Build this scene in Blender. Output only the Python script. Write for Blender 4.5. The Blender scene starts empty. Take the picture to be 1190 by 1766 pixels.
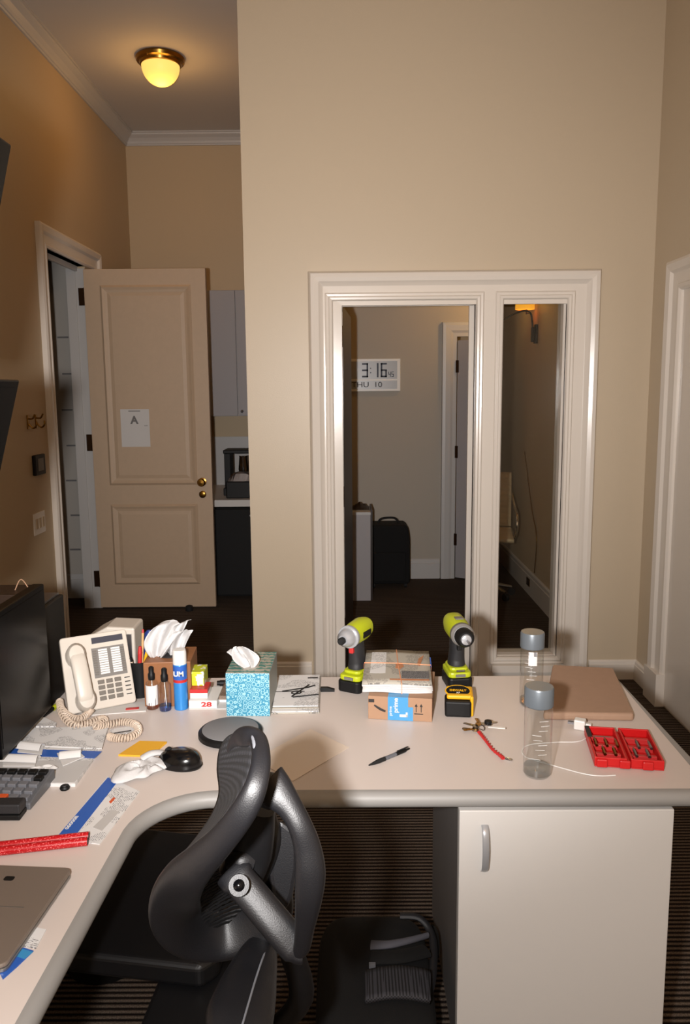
import bpy, bmesh, math, random
from mathutils import Vector, Matrix, Euler
R_ = math.radians
rnd = random.Random(7)
sc = bpy.context.scene
COL = sc.collection

# ------------------------------------------------------------------ camera
F, CX, CY, HC = 1344.0, 594.0, 864.0, 1.6
PITCH, YAW, ROLL = math.atan(192 / F), R_(0.3), R_(0.5)
fw = Vector((-math.sin(YAW) * math.cos(PITCH), math.cos(YAW) * math.cos(PITCH), -math.sin(PITCH)))
r0 = Vector((math.cos(YAW), math.sin(YAW), 0))
u0 = r0.cross(fw)
RV = r0 * math.cos(ROLL) - u0 * math.sin(ROLL)
UV = r0 * math.sin(ROLL) + u0 * math.cos(ROLL)
CAM = Vector((0, 0, HC))
cd = bpy.data.cameras.new('camera'); cam = bpy.data.objects.new('camera', cd); COL.objects.link(cam)
m = Matrix.Identity(4)
for i in range(3):
    m[i][0], m[i][1], m[i][2], m[i][3] = RV[i], UV[i], -fw[i], CAM[i]
cam.matrix_world = m
cd.sensor_fit = 'VERTICAL'; cd.sensor_height = 36; cd.sensor_width = 24
cd.lens = F / 1766 * 36
cd.shift_x = (595 - CX) / 1766; cd.shift_y = -(883 - CY) / 1766
cd.clip_start = 0.05
sc.camera = cam

# ------------------------------------------------------------------ world, exposure, lights
sc.view_settings.view_transform = 'Standard'
sc.view_settings.look = 'None'
sc.view_settings.exposure = -0.16
sc.view_settings.gamma = 1.0
w = bpy.data.worlds.new('world'); sc.world = w; w.use_nodes = True
w.node_tree.nodes['Background'].inputs[0].default_value = (1.0, 0.75, 0.5, 1)
w.node_tree.nodes['Background'].inputs[1].default_value = 0.01

def light(name, kind, loc, energy, color, size=0.05, target=None, **kw):
    l = bpy.data.lights.new(name, kind); l.energy = energy; l.color = color
    if kind == 'AREA':
        l.size = size
    else:
        l.shadow_soft_size = size
    for k, v in kw.items(): setattr(l, k, v)
    o = bpy.data.objects.new(name, l); COL.objects.link(o); o.location = loc
    if target: o.rotation_euler = (Vector(target) - Vector(loc)).to_track_quat('-Z', 'Y').to_euler()
    return o
# the camera's own flash, a hand's width left of the lens
light('camera_flash', 'SPOT', (-0.155, 0.02, 1.6), 340, (1.0, 0.965, 0.945), 0.03, (-0.1, 4.0, 1.62),
      spot_size=R_(80), spot_blend=1.0)
# spill of the same flash head outside its main beam
light('camera_flash_spill', 'POINT', (-0.155, 0.02, 1.6), 105, (1.0, 0.965, 0.945), 0.03)
# tungsten ceiling lamps of the room behind the camera
light('room_lamp', 'POINT', (0.5, -0.6, 3.3), 17, (1.0, 0.50, 0.16), 0.15)
light('room_lamp_left', 'POINT', (-0.3, 1.8, 3.2), 3, (1.0, 0.50, 0.15), 0.15)

# ------------------------------------------------------------------ pixel helpers (points on real planes)
def ray(x, y): return fw + RV * ((x - CX) / F) - UV * ((y - CY) / F)
def P(x, y, z=0.74):
    d = ray(x, y); return CAM + d * ((z - HC) / d.z)
def W(x, y, Z): return CAM + ray(x, y) * Z
def PY(x, y, Y):
    d = ray(x, y); return CAM + d * (Y / d.y)
TOP = 0.74

# ------------------------------------------------------------------ materials
def lin(c):
    return tuple(((v / 255) / 12.92 if v / 255 <= 0.04045 else ((v / 255 + 0.055) / 1.055) ** 2.4) for v in c) + (1,)
def mat(name, rgb, rough=0.5, metal=0.0, bump=0.0, bscale=60, var=0.0, vscale=8, spec=0.5, emit=None, estr=0, coat=0, sheen=0):
    m = bpy.data.materials.new(name); m.use_nodes = True
    nt = m.node_tree; b = nt.nodes['Principled BSDF']
    c = lin(rgb)
    b.inputs['Base Color'].default_value = c
    b.inputs['Roughness'].default_value = rough; b.inputs['Metallic'].default_value = metal
    b.inputs['Specular IOR Level'].default_value = spec
    b.inputs['Coat Weight'].default_value = coat
    if sheen: b.inputs['Sheen Weight'].default_value = sheen
    tc = nt.nodes.new('ShaderNodeTexCoord')
    if var:
        n = nt.nodes.new('ShaderNodeTexNoise'); n.inputs['Scale'].default_value = vscale; n.inputs['Detail'].default_value = 5
        nt.links.new(tc.outputs['Object'], n.inputs['Vector'])
        mx = nt.nodes.new('ShaderNodeMix'); mx.data_type = 'RGBA'
        mx.inputs['A'].default_value = tuple(v * (1 - var) for v in c[:3]) + (1,)
        mx.inputs['B'].default_value = tuple(min(1, v * (1 + var)) for v in c[:3]) + (1,)
        nt.links.new(n.outputs['Fac'], mx.inputs['Factor']); nt.links.new(mx.outputs['Result'], b.inputs['Base Color'])
    if bump:
        n = nt.nodes.new('ShaderNodeTexNoise'); n.inputs['Scale'].default_value = bscale; n.inputs['Detail'].default_value = 3
        nt.links.new(tc.outputs['Object'], n.inputs['Vector'])
        bp = nt.nodes.new('ShaderNodeBump'); bp.inputs['Strength'].default_value = bump; bp.inputs['Distance'].default_value = 0.002
        nt.links.new(n.outputs['Fac'], bp.inputs['Height']); nt.links.new(bp.outputs['Normal'], b.inputs['Normal'])
    if emit:
        b.inputs['Emission Color'].default_value = lin(emit); b.inputs['Emission Strength'].default_value = estr
    return m

def pattern(name, base, ink, kind='print', sx=60, sy=200, rough=0.5, thr=0.5, amount=1.0):
    """a printed surface: rows of little marks, circles, specks or a weave, in object space"""
    m = bpy.data.materials.new(name); m.use_nodes = True
    nt = m.node_tree; b = nt.nodes['Principled BSDF']; b.inputs['Roughness'].default_value = rough
    tc = nt.nodes.new('ShaderNodeTexCoord')
    mp = nt.nodes.new('ShaderNodeMapping'); nt.links.new(tc.outputs['Object'], mp.inputs['Vector'])
    L = nt.links.new
    def math_(op, a, bb=None):
        n = nt.nodes.new('ShaderNodeMath'); n.operation = op
        for i, v in enumerate((a, bb)):
            if v is None: continue
            if isinstance(v, (int, float)): n.inputs[i].default_value = v
            else: L(v, n.inputs[i])
        return n.outputs[0]
    if kind == 'print':
        sp = nt.nodes.new('ShaderNodeSeparateXYZ'); L(mp.outputs[0], sp.inputs[0])
        rows = math_('GREATER_THAN', math_('FRACT', math_('MULTIPLY', sp.outputs['Y'], sy)), 0.5)
        mp2 = nt.nodes.new('ShaderNodeMapping'); mp2.inputs['Scale'].default_value = (sx, sy * 0.5, 1); L(tc.outputs['Object'], mp2.inputs['Vector'])
        n = nt.nodes.new('ShaderNodeTexNoise'); n.inputs['Scale'].default_value = 4; n.inputs['Detail'].default_value = 2
        L(mp2.outputs[0], n.inputs['Vector'])
        big = nt.nodes.new('ShaderNodeTexNoise'); big.inputs['Scale'].default_value = 22; big.inputs['Detail'].default_value = 0
        L(tc.outputs['Object'], big.inputs['Vector'])
        f = math_('MULTIPLY', math_('MULTIPLY', rows, math_('GREATER_THAN', n.outputs['Fac'], thr)), math_('GREATER_THAN', big.outputs['Fac'], 0.5))
    elif kind == 'rings':
        v = nt.nodes.new('ShaderNodeTexVoronoi'); v.inputs['Scale'].default_value = sx; v.inputs['Randomness'].default_value = 0.6
        L(mp.outputs[0], v.inputs['Vector'])
        f = math_('GREATER_THAN', math_('SINE', math_('MULTIPLY', v.outputs['Distance'], 17.0)), thr)
    elif kind == 'specks':
        v = nt.nodes.new('ShaderNodeTexNoise'); v.inputs['Scale'].default_value = sx; v.inputs['Detail'].default_value = 4
        L(mp.outputs[0], v.inputs['Vector'])
        f = math_('GREATER_THAN', v.outputs['Fac'], thr)
    elif kind == 'weave':
        sp = nt.nodes.new('ShaderNodeSeparateXYZ'); L(mp.outputs[0], sp.inputs[0])
        a = math_('SINE', math_('MULTIPLY', sp.outputs['X'], sx * 6.28)); c = math_('SINE', math_('MULTIPLY', sp.outputs['Z'], sy * 6.28))
        f = math_('GREATER_THAN', math_('MULTIPLY', a, c), thr)
    elif kind == 'zig':
        w_ = nt.nodes.new('ShaderNodeTexWave'); w_.bands_direction = 'Y'; w_.wave_profile = 'TRI'; w_.inputs['Scale'].default_value = sx
        w_.inputs['Distortion'].default_value = 5; w_.inputs['Detail Scale'].default_value = 6
        L(mp.outputs[0], w_.inputs['Vector']); f = math_('GREATER_THAN', w_.outputs['Fac'], thr)
    f = math_('MULTIPLY', f, amount)
    mx = nt.nodes.new('ShaderNodeMix'); mx.data_type = 'RGBA'
    mx.inputs['A'].default_value = lin(base); mx.inputs['B'].default_value = lin(ink)
    L(f, mx.inputs['Factor']); L(mx.outputs['Result'], b.inputs['Base Color'])
    return m

def clear(name, tint=(255, 255, 255), gloss=0.06, rough=0.03, fres=1.45):
    m = bpy.data.materials.new(name); m.use_nodes = True; nt = m.node_tree; nt.nodes.clear()
    o = nt.nodes.new('ShaderNodeOutputMaterial'); t = nt.nodes.new('ShaderNodeBsdfTransparent'); g = nt.nodes.new('ShaderNodeBsdfGlossy')
    t.inputs[0].default_value = lin(tint); g.inputs['Roughness'].default_value = rough
    fr = nt.nodes.new('ShaderNodeLayerWeight'); fr.inputs[0].default_value = 0.5
    pw_ = nt.nodes.new('ShaderNodeMath'); pw_.operation = 'POWER'; pw_.inputs[1].default_value = 4.0; nt.links.new(fr.outputs['Facing'], pw_.inputs[0])
    sc_ = nt.nodes.new('ShaderNodeMath'); sc_.operation = 'MULTIPLY'; sc_.inputs[1].default_value = 0.55; nt.links.new(pw_.outputs[0], sc_.inputs[0])
    ad = nt.nodes.new('ShaderNodeMath'); ad.operation = 'ADD'; ad.inputs[1].default_value = gloss; ad.use_clamp = True
    nt.links.new(sc_.outputs[0], ad.inputs[0])
    mx = nt.nodes.new('ShaderNodeMixShader'); nt.links.new(ad.outputs[0], mx.inputs[0]); nt.links.new(t.outputs[0], mx.inputs[1]); nt.links.new(g.outputs[0], mx.inputs[2])
    nt.links.new(mx.outputs[0], o.inputs[0])
    return m

def carpet_mat():
    m = bpy.data.materials.new('ribbed carpet'); m.use_nodes = True; nt = m.node_tree; b = nt.nodes['Principled BSDF']
    tc = nt.nodes.new('ShaderNodeTexCoord'); L = nt.links.new
    w_ = nt.nodes.new('ShaderNodeTexWave'); w_.bands_direction = 'Y'; w_.inputs['Scale'].default_value = 17; w_.inputs['Distortion'].default_value = 0.35; w_.inputs['Detail Scale'].default_value = 8
    n = nt.nodes.new('ShaderNodeTexNoise'); n.inputs['Scale'].default_value = 260; n.inputs['Detail'].default_value = 3
    L(tc.outputs['Object'], w_.inputs['Vector']); L(tc.outputs['Object'], n.inputs['Vector'])
    mu = nt.nodes.new('ShaderNodeMath'); mu.operation = 'MULTIPLY'; L(w_.outputs['Fac'], mu.inputs[0]); L(n.outputs['Fac'], mu.inputs[1])
    cr = nt.nodes.new('ShaderNodeValToRGB'); cr.color_ramp.elements[0].color = lin((24, 18, 15)); cr.color_ramp.elements[1].color = lin((118, 104, 92))
    cr.color_ramp.elements[0].position = 0.05; cr.color_ramp.elements[1].position = 0.6
    L(mu.outputs[0], cr.inputs[0]); L(cr.outputs[0], b.inputs['Base Color']); b.inputs['Roughness'].default_value = 1; b.inputs['Specular IOR Level'].default_value = 0.1
    bp = nt.nodes.new('ShaderNodeBump'); bp.inputs['Strength'].default_value = 0.7; bp.inputs['Distance'].default_value = 0.004
    L(mu.outputs[0], bp.inputs['Height']); L(bp.outputs[0], b.inputs['Normal'])
    return m

M = dict(
    wall=mat('beige wall paint', (200, 184, 160), 0.42, bump=0.15, bscale=180),
    wall_hall=mat('hall wall paint', (192, 170, 138), 0.55, bump=0.15, bscale=180),
    wall_grey=mat('greige wall paint', (172, 164, 152), 0.6, bump=0.1, bscale=180),
    ceil=mat('ceiling paint', (200, 196, 192), 0.8),
    trim=mat('cream gloss trim', (226, 218, 208), 0.22, bump=0.05, bscale=40),
    trim_far=mat('white far trim', (190, 188, 186), 0.4),
    door=mat('beige door paint', (190, 166, 140), 0.5, bump=0.2, bscale=300, var=0.05, vscale=30),
    door_edge=mat('dark wood and shade brown', (38, 24, 16), 0.4),  # dark wood tone; the slab in the side room wears it as shade
    door_far=mat('grey white door', (160, 156, 158), 0.5),
    brass=mat('aged brass', (150, 112, 50), 0.25, 1.0), bronze=mat('dark bronze hinge', (62, 40, 20), 0.4, 0.8),
    carpet=carpet_mat(),
    desk=mat('cream laminate', (208, 197, 190), 0.38, bump=0.03, bscale=400, spec=0.4),
    desk_edge=mat('grey rubber edge band', (146, 144, 141), 0.5),
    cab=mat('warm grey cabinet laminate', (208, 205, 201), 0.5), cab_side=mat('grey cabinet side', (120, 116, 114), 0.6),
    chrome=mat('chrome', (225, 225, 225), 0.12, 1.0), steel=mat('brushed steel', (150, 150, 155), 0.3, 1.0),
    black=mat('black plastic', (15, 15, 16), 0.5, spec=0.3), black_soft=mat('soft black plastic', (34, 34, 37), 0.55, bump=0.2, bscale=500),
    black_gloss=mat('glossy black plastic', (10, 10, 12), 0.18, spec=0.4), screen=mat('dark screen', (4, 4, 5), 0.25, spec=0.12), silver=mat('silver paint', (178, 180, 184), 0.3, 0.45), rubber=mat('matte black rubber', (16, 16, 17), 0.8),
    charcoal=mat('charcoal chair frame', (19, 19, 22), 0.44, bump=0.14, bscale=600),
    chair_black=mat('chair black', (13, 13, 15), 0.45),
    phone=mat('ivory phone plastic', (194, 186, 175), 0.4), phone_dark=mat('grey phone inlay', (110, 106, 102), 0.5), lcd=mat('dark lcd', (62, 64, 74), 0.2),
    phone_key=mat('grey phone key', (100, 94, 86), 0.5),
    cord=mat('beige cord', (198, 180, 162), 0.45),
    white=mat('white plastic', (220, 218, 214), 0.35), paper=mat('white paper', (206, 204, 202), 0.8), tissue=mat('tissue', (198, 197, 197), 0.95, bump=0.4, bscale=200),
    print_=pattern('printed paper', (218, 217, 216), (84, 84, 90), 'print', 60, 260, 0.7, 0.5, 0.8),
    card=mat('cardboard', (158, 124, 98), 0.8, bump=0.1, bscale=300, var=0.04, vscale=60), card2=mat('brown packing board', (160, 130, 108), 0.75, var=0.07, vscale=40, bump=0.1),
    wood=mat('brown wood veneer', (136, 88, 52), 0.5, var=0.2, vscale=30), wood2=mat('pencil wood', (200, 160, 110), 0.6),
    blue=mat('label blue', (44, 92, 176), 0.4), navy=mat('navy plastic', (24, 48, 110), 0.4), lblue=mat('parcel tape blue', (58, 138, 190), 0.3),
    red=mat('red plastic', (196, 22, 24), 0.38), redc=mat('coral red', (184, 42, 42), 0.45), yellow=mat('mustard yellow', (222, 166, 40), 0.7),
    lime=mat('lime tool plastic', (176, 186, 28), 0.42), yel=mat('yellow plastic', (226, 168, 20), 0.4),
    teal=pattern('teal carton pattern', (58, 136, 166), (150, 196, 208), 'rings', 85, 0, 0.5, 0.25),
    teal_top=pattern('teal zigzag top', (66, 122, 112), (166, 160, 146), 'zig', 14, 0, 0.5, 0.5),
    red_foil=pattern('red glitter foil', (176, 14, 22), (235, 110, 110), 'specks', 420, 0, 0.3, 0.6),
    lime_box=pattern('lime and white carton', (188, 196, 40), (235, 235, 228), 'specks', 70, 0, 0.5, 0.56),
    news=pattern('newsprint', (172, 166, 154), (92, 90, 88), 'print', 50, 190, 0.85, 0.46, 0.75),
    photo_ink=mat('newspaper photo', (176, 120, 84), 0.85, var=0.3, vscale=60),
    band=mat('orange rubber band', (224, 152, 112), 0.6), ink=mat('black ink', (40, 36, 36), 0.7), ink_grey=mat('grey ink', (110, 108, 108), 0.7),
    laptop=mat('brushed laptop lid', (128, 116, 106), 0.42, 0.3), laptop_edge=mat('laptop edge metal', (150, 148, 145), 0.3, 0.8),
    cap=mat('grey blue bottle cap', (106, 114, 121), 0.35, 0.25),
    clear=clear('clear plastic', (248, 249, 249), 0.09, 0.06), glass=clear('window glass', (246, 246, 244), 0.045), film=clear('clear film', (236, 228, 222), 0.10, 0.15),
    water=clear('water', (240, 243, 244), 0.14), bluewater=clear('blue liquid', (130, 190, 242), 0.06), amber=clear('amber liquid', (242, 205, 170), 0.06),
    keys=mat('calculator keys', (108, 110, 116), 0.5), calc=mat('calculator body', (92, 94, 98), 0.45), orange=mat('orange key', (206, 86, 40), 0.5),
    fabric=mat('black fabric', (9, 9, 10), 0.9, bump=0.4, bscale=900), bagmesh=pattern('grey bag mesh', (60, 60, 66), (24, 24, 27), 'weave', 130, 130, 0.8, 0.1),
    cream_leather=mat('cream leather', (205, 186, 148), 0.5),
    orange_light=mat('lamp shade', (236, 170, 50), 0.7, emit=(255, 176, 50), estr=0.9),
    curtain=mat('pale panelling', (176, 170, 162), 0.7),
)
def chair_mesh():
    m = pattern('chair mesh', (14, 14, 16), (40, 40, 44), 'weave', 170, 170, 0.7, 0.25)
    return m
M['mesh'] = chair_mesh()
def see_mesh():
    m = bpy.data.materials.new('open chair mesh'); m.use_nodes = True; nt = m.node_tree; L = nt.links.new
    b = nt.nodes['Principled BSDF']; b.inputs['Base Color'].default_value = lin((18, 18, 20)); b.inputs['Roughness'].default_value = 0.6
    tc = nt.nodes.new('ShaderNodeTexCoord'); w_ = nt.nodes.new('ShaderNodeTexWave'); w_.bands_direction = 'Z'; w_.inputs['Scale'].default_value = 42
    w_.inputs['Distortion'].default_value = 2.5; w_.inputs['Detail Scale'].default_value = 3
    L(tc.outputs['Object'], w_.inputs['Vector'])
    g = nt.nodes.new('ShaderNodeMath'); g.operation = 'GREATER_THAN'; g.inputs[1].default_value = 0.5; L(w_.outputs['Fac'], g.inputs[0])
    t = nt.nodes.new('ShaderNodeBsdfTransparent'); mx = nt.nodes.new('ShaderNodeMixShader')
    L(g.outputs[0], mx.inputs[0]); L(t.outputs[0], mx.inputs[1]); L(b.outputs[0], mx.inputs[2]); L(mx.outputs[0], nt.nodes['Material Output'].inputs[0])
    return m
M['open_mesh'] = see_mesh()

# ------------------------------------------------------------------ mesh builder
class MB:
    def __init__(s): s.v = []; s.f = []; s.mi = []; s.cur = 0
    def add(s, vs, fs):
        o = len(s.v); s.v += [tuple(v) for v in vs]; s.f += [tuple(o + i for i in f) for f in fs]; s.mi += [s.cur] * len(fs); return s
    def box(s, x0, x1, y0, y1, z0, z1, T=None):
        vs = [Vector(p) for p in ((x0, y0, z0), (x1, y0, z0), (x1, y1, z0), (x0, y1, z0), (x0, y0, z1), (x1, y0, z1), (x1, y1, z1), (x0, y1, z1))]
        if T: vs = [T @ v for v in vs]
        return s.add(vs, [(0, 3, 2, 1), (4, 5, 6, 7), (0, 1, 5, 4), (1, 2, 6, 5), (2, 3, 7, 6), (3, 0, 4, 7)])
    def prism(s, poly, z0, z1, T=None):
        n = len(poly)
        a = sum(poly[i][0] * poly[(i + 1) % n][1] - poly[(i + 1) % n][0] * poly[i][1] for i in range(n))
        if a < 0: poly = poly[::-1]
        vs = [Vector((p[0], p[1], z0)) for p in poly] + [Vector((p[0], p[1], z1)) for p in poly]
        if T: vs = [T @ v for v in vs]
        return s.add(vs, [tuple(range(n - 1, -1, -1)), tuple(range(n, 2 * n))] + [(i, (i + 1) % n, n + (i + 1) % n, n + i) for i in range(n)])
    def lathe(s, prof, seg=24, c=(0, 0, 0), T=None, sx=1, sy=1):
        n = len(prof); vs = []
        for k in range(seg):
            a = 2 * math.pi * k / seg
            for r, z in prof: vs.append(Vector((c[0] + r * math.cos(a) * sx, c[1] + r * math.sin(a) * sy, c[2] + z)))
        if T: vs = [T @ v for v in vs]
        fs = []
        for k in range(seg):
            for i in range(n - 1):
                a, b = k * n + i, ((k + 1) % seg) * n + i
                fs.append((a, b, b + 1, a + 1))
        if prof[0][0] > 1e-5: fs.append(tuple(k * n for k in range(seg - 1, -1, -1)))
        if prof[-1][0] > 1e-5: fs.append(tuple(k * n + n - 1 for k in range(seg)))
        return s.add(vs, fs)
    def cyl(s, p0, p1, r0, r1=None, seg=16):
        p0, p1 = Vector(p0), Vector(p1); r1 = r0 if r1 is None else r1
        q = (p1 - p0).to_track_quat('Z', 'Y').to_matrix().to_4x4(); T = Matrix.Translation(p0) @ q
        return s.lathe([(r0, 0), (r1, (p1 - p0).length)], seg, T=T)
    def sphere(s, c, r, seg=16, sz=1.0, T=None):
        pr = [(max(0, r * math.sin(math.pi * i / 10)), -r * sz * math.cos(math.pi * i / 10)) for i in range(11)]
        pr[0] = (0, -r * sz); pr[-1] = (0, r * sz)
        return s.lathe(pr, seg, c, T)
    def tube(s, pts, rad, seg=8, closed=False):
        return s.sweep(pts, [(r, r) for r in (rad if isinstance(rad, (list, tuple)) else [rad] * len(pts))], None, seg, closed)
    def sweep(s, pts, wh, ref=None, seg=12, closed=False, pw=1.0):
        """elliptic section (half-width across, half-thickness along ref) along a path"""
        pts = [Vector(p) for p in pts]; n = len(pts); vs = []; up = None
        for i, p in enumerate(pts):
            a = pts[(i - 1) % n] if (closed or i > 0) else p; b = pts[(i + 1) % n] if (closed or i < n - 1) else p
            t = (b - a).normalized()
            if ref is not None:
                rv = Vector(ref(p) if callable(ref) else ref)
                up = (rv - t * rv.dot(t)).normalized()
            else:
                if up is None:
                    up = Vector((0, 0, 1)) if abs(t.z) < 0.9 else Vector((1, 0, 0))
                up = (up - t * up.dot(t)).normalized()
            sd = t.cross(up)
            for k in range(seg):
                an = 2 * math.pi * k / seg; c, q = math.cos(an), math.sin(an)
                c = math.copysign(abs(c) ** pw, c); q = math.copysign(abs(q) ** pw, q)
                vs.append(p + sd * (wh[i][0] * c) + up * (wh[i][1] * q))
        fs = []
        for i in range(n if closed else n - 1):
            for k in range(seg):
                a, b = i * seg + k, i * seg + (k + 1) % seg; c, d = ((i + 1) % n) * seg + (k + 1) % seg, ((i + 1) % n) * seg + k
                fs.append((a, b, c, d))
        if not closed:
            fs.append(tuple(range(seg - 1, -1, -1))); fs.append(tuple((n - 1) * seg + k for k in range(seg)))
        return s.add(vs, fs)
    def grid(s, fn, nu, nv):
        vs = [fn(i / nu, j / nv) for i in range(nu + 1) for j in range(nv + 1)]
        return s.add(vs, [(i * (nv + 1) + j, (i + 1) * (nv + 1) + j, (i + 1) * (nv + 1) + j + 1, i * (nv + 1) + j + 1) for i in range(nu) for j in range(nv)])
    def build(s, name, mats, parent=None, smooth=False, bevel=0, bseg=2, solid=0, sub=0, label=None):
        me = bpy.data.meshes.new(name); me.from_pydata(s.v, [], s.f); me.update()
        for m_ in (mats if isinstance(mats, (list, tuple)) else [mats]): me.materials.append(M[m_] if isinstance(m_, str) else m_)
        me.polygons.foreach_set('material_index', s.mi)
        if smooth: me.polygons.foreach_set('use_smooth', [True] * len(me.polygons))
        bm = bmesh.new(); bm.from_mesh(me); bmesh.ops.recalc_face_normals(bm, faces=bm.faces); bm.to_mesh(me); bm.free()
        if smooth:
            me.set_sharp_from_angle(angle=R_(42))
        o = bpy.data.objects.new(name, me); COL.objects.link(o)
        if parent: o.parent = parent
        if sub: mo = o.modifiers.new('sub', 'SUBSURF'); mo.levels = sub; mo.render_levels = sub
        if solid: mo = o.modifiers.new('solid', 'SOLIDIFY'); mo.thickness = solid; mo.offset = 0
        if bevel: mo = o.modifiers.new('bevel', 'BEVEL'); mo.width = bevel; mo.segments = bseg; mo.limit_method = 'ANGLE'; mo.angle_limit = R_(40)
        if label: o['label'] = label
        return o

def smoothpath(pts, n=8, closed=False):
    """Catmull-Rom through points (any-dimension tuples)"""
    out = []; N = len(pts)
    for i in range(N if closed else N - 1):
        g = lambda k: pts[k % N] if closed else pts[max(0, min(N - 1, k))]
        p0, p1, p2, p3 = g(i - 1), g(i), g(i + 1), g(i + 2)
        for j in range(n):
            t = j / n
            out.append(tuple(0.5 * (2 * b + (c - a) * t + (2 * a - 5 * b + 4 * c - d) * t * t + (-a + 3 * b - 3 * c + d) * t ** 3) for a, b, c, d in zip(p0, p1, p2, p3)))
    if not closed: out.append(tuple(pts[-1]))
    return out

def tag(o, label, cat, group=None):
    o['label'] = label; o['category'] = cat
    if group: o['group'] = group
    return o
def thing(name, label, cat, loc, rz=0, group=None, rot=None):
    o = bpy.data.objects.new(name, None); COL.objects.link(o); o.empty_display_size = 0.05
    o.location = loc; o.rotation_euler = rot if rot else (0, 0, rz)
    return tag(o, label, cat, group)
def struct(o): o['kind'] = 'structure'; return o
FONT = None
def text(body, size, matname, parent, loc, rot=(0, 0, 0), depth=0.0003, name='lettering', align='CENTER', sx=1.0, bold=0.0):
    c = bpy.data.curves.new('t', 'FONT'); c.body = body; c.size = size; c.extrude = depth; c.align_x = align; c.align_y = 'CENTER'; c.offset = bold
    t = bpy.data.objects.new('t', c); COL.objects.link(t)
    bpy.context.view_layer.update()
    me = bpy.data.meshes.new_from_object(t.evaluated_get(bpy.context.evaluated_depsgraph_get()))
    COL.objects.unlink(t); bpy.data.objects.remove(t)
    me.materials.clear(); me.materials.append(M[matname])
    o = bpy.data.objects.new(name, me); COL.objects.link(o); o.parent = parent
    o.location = loc; o.rotation_euler = rot; o.scale = (sx, 1, 1)
    return o
def fillet_rect(w, h, r, n=5, cx=0, cy=0):
    out = []
    for sx, sy, a0 in ((1, -1, -90), (1, 1, 0), (-1, 1, 90), (-1, -1, 180)):
        for k in range(n + 1):
            a = R_(a0 + 90 * k / n); out.append((cx + sx * (w / 2 - r) + r * math.cos(a), cy + sy * (h / 2 - r) + r * math.sin(a)))
    return out

# ================================================================== THE ROOM
XL, YW, XR, ZC = -1.845, 4.15, 1.585, 3.73
b = MB(); b.box(-3.6, 4.0, -2.4, 8.4, -0.1, 0); struct(b.build('floor', 'carpet'))
b = MB(); b.box(-3.6, 4.0, -2.4, 8.4, ZC, ZC + 0.1); struct(b.build('ceiling', 'ceil'))
# partition ahead: solid with a doorway and a sidelight
b = MB(); WT = 0.11
b.box(-0.53, -0.09, YW, YW + WT, 0, ZC); b.box(-0.09, 1.145, YW, YW + WT, 2.075, ZC)
b.box(0.69, 0.79, YW, YW + WT, 0, 2.075); b.box(0.79, 1.145, YW, YW + WT, 0, 0.115)
b.box(1.145, XR + 0.1, YW, YW + WT, 0, ZC)
struct(b.build('wall_ahead', 'wall'))
b = MB(); b.box(XR, XR + 0.12, -2.3, YW, 0, ZC); struct(b.build('wall_right', 'wall'))
b = MB(); b.box(-3.5, 2.0, -2.4, -2.3, 0, ZC); struct(b.build('wall_rear', 'wall'))
# left wall with its door opening
b = MB(); LT = 0.13
b.box(XL - LT, XL, -2.3, 4.92, 0, ZC); b.box(XL - LT, XL, 4.92, 5.66, 2.475, ZC); b.box(XL - LT, XL, 5.66, 6.89, 0, ZC)
struct(b.build('wall_left', 'wall_hall'))
b = MB(); b.box(-3.0, -0.41, 6.88, 7.0, 0, ZC); struct(b.build('wall_hall_end', 'wall_hall'))
b = MB(); b.box(-0.53, -0.43, YW + WT, 6.88, 0, ZC); struct(b.build('wall_divider', 'wall_hall'))
# room beyond the doorway
b = MB(); b.box(-0.43, 0.90, 6.5, 6.6, 0, ZC); b.box(0.90, 1.22, 6.5, 6.6, 2.03, ZC); b.box(1.10, 1.22, 6.5, 6.6, 0, 2.03)
struct(b.build('wall_beyond', 'wall_grey'))
b = MB(); b.box(1.42, 1.52, YW + WT, 7.9, 0, ZC); struct(b.build('wall_beyond_right', 'wall_hall'))
b = MB(); b.box(-0.43, 1.52, 7.9, 8.0, 0, ZC); struct(b.build('wall_beyond_end', 'wall_hall'))
b = MB(); b.box(-0.43, -0.42, 7.0, 7.9, 0, ZC); struct(b.build('wall_beyond_left', 'wall_hall'))
# room past the left door
b = MB(); b.box(-3.5, XL - LT, 5.95, 6.05, 0, ZC); struct(b.build('wall_side_room', 'curtain'))
b = MB()
for k in range(7):
    z = 2.0 - 0.27 * k; b.box(-2.17 + 0.02 * (k % 2), -2.09 + 0.02 * (k % 2), 5.942, 5.951, z, z + 0.012)
struct(b.build('trim_5', 'ink_grey'))
b = MB(); b.box(-3.5, -3.4, 2.0, 5.95, 0, ZC); struct(b.build('wall_side_room_far', 'curtain'))
b = MB(); b.box(-3.4, XL - LT, 2.0, 2.1, 0, ZC); struct(b.build('wall_side_room_near', 'curtain'))

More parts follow.
